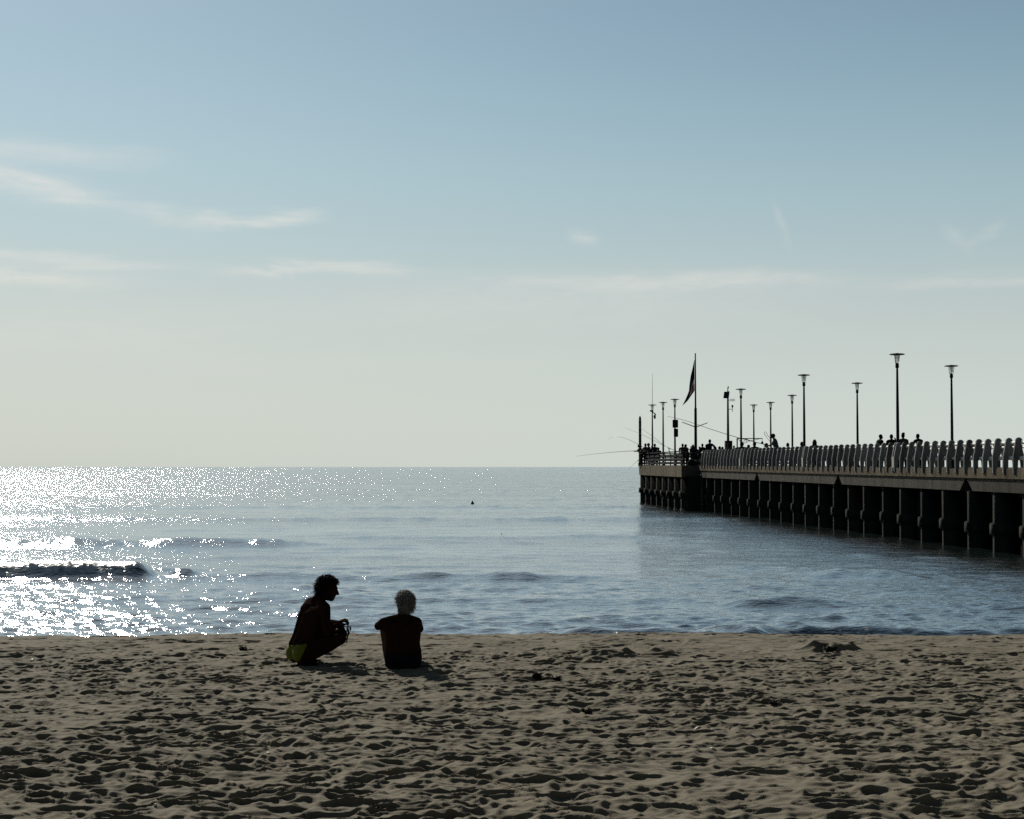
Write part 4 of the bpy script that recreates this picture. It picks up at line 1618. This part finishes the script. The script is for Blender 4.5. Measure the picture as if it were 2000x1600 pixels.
def hair_mesh(q, mat, root, seed, locks, thick, stand, nape):
    """a close cap with hundreds of thin curling locks"""
    bm = bmesh.new()
    rr = random.Random(seed)
    def point(d, k):
        return q(d.x * .079 * k, -.014 + d.y * .098 * k, .028 + d.z * (.094 if d.z > 0 else .094 + nape) * k)
    def ok(d):
        if d.z < -.80: return False
        if d.y > .35 and d.z < .50: return False
        if d.z < -.12 and d.y > -.10: return False
        return True
    n = 0
    while n < 420:
        d = Vector((rr.gauss(0, 1), rr.gauss(0, 1), rr.gauss(0, 1))).normalized()
        if not ok(d): continue
        n += 1
        add_ball(bm, point(d, 1.0), rr.uniform(.012, .017), 1)
    cap = remeshed("hair", bm, .006, 8, mat, root)
    bm = bmesh.new()
    n = 0
    while n < locks:
        d = Vector((rr.gauss(0, 1), rr.gauss(0, 1), rr.gauss(0, 1))).normalized()
        if not ok(d): continue
        n += 1
        t1, t2 = Vector((rr.uniform(-1, 1), rr.uniform(-1, 1), rr.uniform(-1, .6))) * .22, Vector((rr.uniform(-1, 1), rr.uniform(-1, 1), rr.uniform(-1, .4))) * .34
        k = stand * rr.uniform(.5, 1.15)
        add_tube(bm, [point(d, 1.05), point(d + t1 * .5, 1.14 + k * .4), point(d + t1, 1.16 + k * .8), point(d + t2, 1.14 + k)], [thick * 1.3, thick * 1.2, thick, thick * .35], 4, False)
    link_bm("hair_lock", bm, mat, cap)
    cap.children[0]["kind"] = "stuff"
    return cap


def squatting_man():
    Y0 = 15.75
    c = at(596, 1297, Y0)
    zg = sand_z(c.x, c.y) - .015
    root = empty("person", (c.x, c.y, zg))
    tag(root, "man in yellow briefs squatting on the sand in profile, hands held out over his knees", "person", "two men on the beach")
    bm = bmesh.new()
    S = 190.0
    f = Vector((.87, .5, 0))
    rgt = Vector((.5, -.87, 0))
    def W(px, py, y): return Vector(((px - 596) / S, y, (1297 - py) / S))
    pel, waist, chest, nkb = W(589, 1263, .0), W(595, 1240, .03), W(608, 1200, .07), W(619, 1170, .10)
    # trunk, flattened: three lines side by side
    for s, w in ((-1, .095), (0, 0), (1, .085)):
        o = rgt * (s * w)
        limb(bm, [pel + o * 1.0, waist + o * .9, chest + o * 1.0], [.105, .098, .108])
        limb(bm, [waist + o * .8 + Vector((.06, .03, -.01)), chest + o * .9 + Vector((.06, .03, -.03))], [.095, .095])
    limb(bm, [chest, W(615, 1189, .09), nkb], [.105, .085, .062])
    sr, sl = W(635, 1183, -.07), W(601, 1179, .24)
    limb(bm, [nkb + Vector((0, 0, -.03)), sr], [.066, .062])
    limb(bm, [nkb + Vector((0, 0, -.03)), sl], [.070, .066])
    limb(bm, [chest + Vector((-.05, .03, .05)), sl], [.085, .066])
    limb(bm, [chest + rgt * .09, sr], [.085, .062])
    limb(bm, [chest - rgt * .09, sl], [.085, .058])
    # spine furrow is left by the two flanking muscles
    for s in (-1, 1):
        limb(bm, [pel + rgt * s * .045 + Vector((-.075, -.03, .05)), waist + rgt * s * .045 + Vector((-.07, -.035, .02)), chest + rgt * s * .05 + Vector((-.065, -.035, .02))], [.04, .035, .045])
    # buttocks
    for s in (-1, 1): add_ball(bm, pel + rgt * s * .085 + Vector((-.02, -.01, -.04)), (.105, .105, .105), 3)
    # right arm (nearer) resting on the knee
    er, wr = W(641, 1229, -.15), W(655, 1217, -.03)
    limb(bm, [sr, sr.lerp(er, .4), er], [.060, .052, .042])
    limb(bm, [er, er.lerp(wr, .35), wr], [.043, .042, .028])
    el, wl = W(634, 1219, .30), W(657, 1215, .12)
    limb(bm, [sl, sl.lerp(el, .4), el], [.058, .05, .04])
    limb(bm, [el, el.lerp(wl, .35), wl], [.041, .04, .027])
    # hands, the nearer one lower, the farther one with the fingers raised
    fingers(bm, wr, (.75, .25, -.22), (.15, -.8, .55), (-.3, .5, -.8), .85, .07, (.5, .3, .75))
    fingers(bm, wl, (.80, -.30, .42), (.3, .85, .2), (.1, -.4, -.9), .75, .07, (.9, -.1, -.5))
    # legs, folded
    for s, kx, ky, kyy, ank, toe in ((1, 666, 1242, -.06, W(594, 1285, -.13), W(617, 1294, -.03)), (-1, 660, 1240, .32, W(600, 1286, .15), W(626, 1294, .26))):
        hip = pel + rgt * s * .10 + Vector((0, 0, -.01))
        kn = W(kx, ky, kyy)
        limb(bm, [hip, hip.lerp(kn, .45), kn], [.100, .088, .060])
        limb(bm, [kn, kn.lerp(ank, .3), kn.lerp(ank, .65), ank], [.056, .060, .048, .036])
        limb(bm, [ank, ank + Vector((-.035, -.01, -.045))], [.036, .030])
        limb(bm, [ank + Vector((0, 0, -.035)), ank.lerp(toe, .6) + Vector((0, 0, -.015)), toe], [.036, .032, .022])
        side = (toe - ank).cross(Vector((0, 0, 1))).normalized()
        for t in range(5):
            o = side * (.017 * (t - 2)) * s
            limb(bm, [toe + o * .8, toe + o + (toe - ank).normalized() * (.038 - .005 * t) + Vector((0, 0, -.006))], [.012, .009])
    # neck and head in profile
    hc = W(637, 1149, .12)
    limb(bm, [W(616, 1172, .10), W(625, 1162, .105), hc + Vector((-.015, 0, -.03))], [.066, .057, .058])
    q = head_bm(bm, hc, (.955, .18, -.23), (.22, 0, .97), 1.02)
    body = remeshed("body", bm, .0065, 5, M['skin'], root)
    # hair
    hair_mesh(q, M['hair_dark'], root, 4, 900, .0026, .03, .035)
    # briefs: the skin of the hips lifted by a few millimetres, cut at waist and leg openings
    me = body.data
    src = bmesh.new()
    src.from_mesh(me)
    keep = []
    for fc in src.faces:
        p = fc.calc_center_median()
        top = .218 + .16 * (p.x + .17)
        legx = -.035 + (p.z - .07) * .45
        if p.z < top and p.x < legx and p.z > .075: keep.append(fc)
    dele = [fc for fc in src.faces if fc not in set(keep)]
    bmesh.ops.delete(src, geom=dele, context='FACES')
    src.normal_update()
    for v in src.verts: v.co += v.normal * .004
    bmesh.ops.solidify(src, geom=list(src.faces), thickness=.003)
    link_bm("briefs", src, M['yellow'], root)
    # sunglasses on a cord held in his hand
    o = empty("sunglasses", root.location + W(679, 1222, .03))
    tag(o, "dark sunglasses with a dangling cord held in the squatting man's hands", "sunglasses")
    bm = bmesh.new()
    for s in (-1, 1):
        add_ball(bm, (.012 * s + .004, .03 * s, -.012), (.010, .028, .026), 3)
    limb(bm, [(0, -.01, 0), (.0, .01, 0)], [.005, .005])
    link_bm("lens", bm, M['panel'], o)
    bm = bmesh.new()
    add_tube(bm, [(-.05, .0, .015), (-.02, .0, .012), (.012, .02, .004), (.014, .05, .0)], .004, 6)
    link_bm("temple", bm, M['dark_metal'], o)
    bm = bmesh.new()
    add_tube(bm, [(-.005, -.02, -.01), (.006, -.02, -.05), (-.008, -.02, -.09), (-.012, -.02, -.13), (-.022, -.02, -.155)], [.010, .012, .008, .007, .006], 6)
    add_tube(bm, [(.0, .02, -.02), (-.006, .0, -.07), (-.018, -.01, -.11), (-.036, -.02, -.145)], .004, 6)
    link_bm("cord", bm, M['dark_metal'], o)
    return root


def seated_man():
    Y0 = 15.45
    c = at(780, 1306, Y0)
    zg = sand_z(c.x, c.y) - .012
    root = empty("person", (c.x, c.y, zg))
    tag(root, "grey haired man sitting on the sand with his back turned, arms round his knees", "person", "two men on the beach")
    bm = bmesh.new()
    S = 194.0
    def W(px, py, y): return Vector(((px - 780) / S, y, (1306 - py) / S))
    pel, waist, chest, nkb = W(787, 1285, .0), W(787, 1257, -.02), W(787, 1231, .02), W(787, 1206, .07)
    for s, w in ((-1, 1), (0, 0), (1, 1)):
        limb(bm, [pel + Vector((s * .080, 0, 0)), waist + Vector((s * .076, 0, 0)), chest + Vector((s * .086, 0, 0))], [.098, .092, .095])
    limb(bm, [chest + Vector((0, 0, .02)), W(787, 1219, .04), nkb], [.10, .085, .062])
    sl, sr = W(749, 1217, .05), W(812, 1216, .06)
    for sh, k in ((sl, -1), (sr, 1)):
        limb(bm, [nkb + Vector((0, 0, -.02)), nkb.lerp(sh, .5) + Vector((0, 0, .0)), sh], [.062, .055, .058])
        limb(bm, [chest + Vector((k * .08, 0, 0)), sh], [.088, .06])
        add_ball(bm, pel + Vector((k * .08, .01, -.04)), (.098, .10, .075), 3)
    for k in (-1, 1):                                     # muscles beside the spine
        limb(bm, [pel + Vector((k * .04, -.075, .03)), waist + Vector((k * .042, -.068, 0)), chest + Vector((k * .045, -.068, .03))], [.035, .034, .038])
        limb(bm, [chest + Vector((k * .07, -.045, .05)), chest + Vector((k * .11, -.03, -.03))], [.042, .04])   # shoulder blade
    # arms round the knees: left elbow out to the side
    el, wl = W(735, 1226, .24), W(769, 1222, .46)
    er, wr = W(816, 1232, .27), W(793, 1224, .46)
    limb(bm, [sl, sl.lerp(el, .4), el], [.058, .05, .044])
    limb(bm, [el, el.lerp(wl, .35), wl], [.044, .042, .028])
    limb(bm, [sr, sr.lerp(er, .4), er], [.058, .05, .042])
    limb(bm, [er, er.lerp(wr, .35), wr], [.043, .042, .028])
    fingers(bm, wl, (.9, .2, -.1), (0, -.2, 1), (.1, .95, 0), .5, .075, (.4, -.2, .8))
    fingers(bm, wr, (-.9, .2, -.05), (0, .2, -1), (-.1, .95, 0), .5, .075, (-.4, -.2, .8))
    for s, kx, ky, ank, toe in ((-1, 746, 1237, W(755, 1293, .60), W(751, 1301, .76)), (1, 800, 1232, W(797, 1293, .62), W(800, 1301, .78))):
        hip = pel + Vector((s * .09, .05, -.01))
        kn = W(kx, ky, .42)
        limb(bm, [hip, hip.lerp(kn, .45), kn], [.095, .080, .058])
        limb(bm, [kn, kn.lerp(ank, .3), ank], [.054, .056, .036])
        limb(bm, [ank, ank + Vector((0, -.04, -.035))], [.036, .030])
        limb(bm, [ank + Vector((0, 0, -.02)), toe], [.036, .024])
        for t in range(5):
            o = Vector((.017 * (t - 2), 0, 0)) * s
            limb(bm, [toe + o * .8, toe + o + Vector((0, .036 - .005 * t, -.006))], [.012, .009])
    hc = W(788, 1180, .10)
    limb(bm, [nkb + Vector((0, -.01, -.03)), W(787, 1196, .075), hc + Vector((0, -.01, -.03))], [.068, .058, .058])
    q = head_bm(bm, hc, (-.52, .85, -.08), (0, .08, 1), .95)
    body = remeshed("body", bm, .0065, 5, M['skin'], root)
    hair_mesh(q, M['hair_grey'], root, 9, 1900, .0018, .05, .025)
    src = bmesh.new()
    src.from_mesh(body.data)
    keep = set(fc for fc in src.faces if (lambda p: p.z < .16 - .12 * max(p.y, 0) + .35 * max(p.y - .02, 0) and p.y < .26 and p.z > .012)(fc.calc_center_median()))
    bmesh.ops.delete(src, geom=[fc for fc in src.faces if fc not in keep], context='FACES')
    src.normal_update()
    for v in src.verts: v.co += v.normal * .005
    bmesh.ops.solidify(src, geom=list(src.faces), thickness=.003)
    link_bm("swim_trunks", src, M['trunks'], root)
    return root


squatting_man()
seated_man()
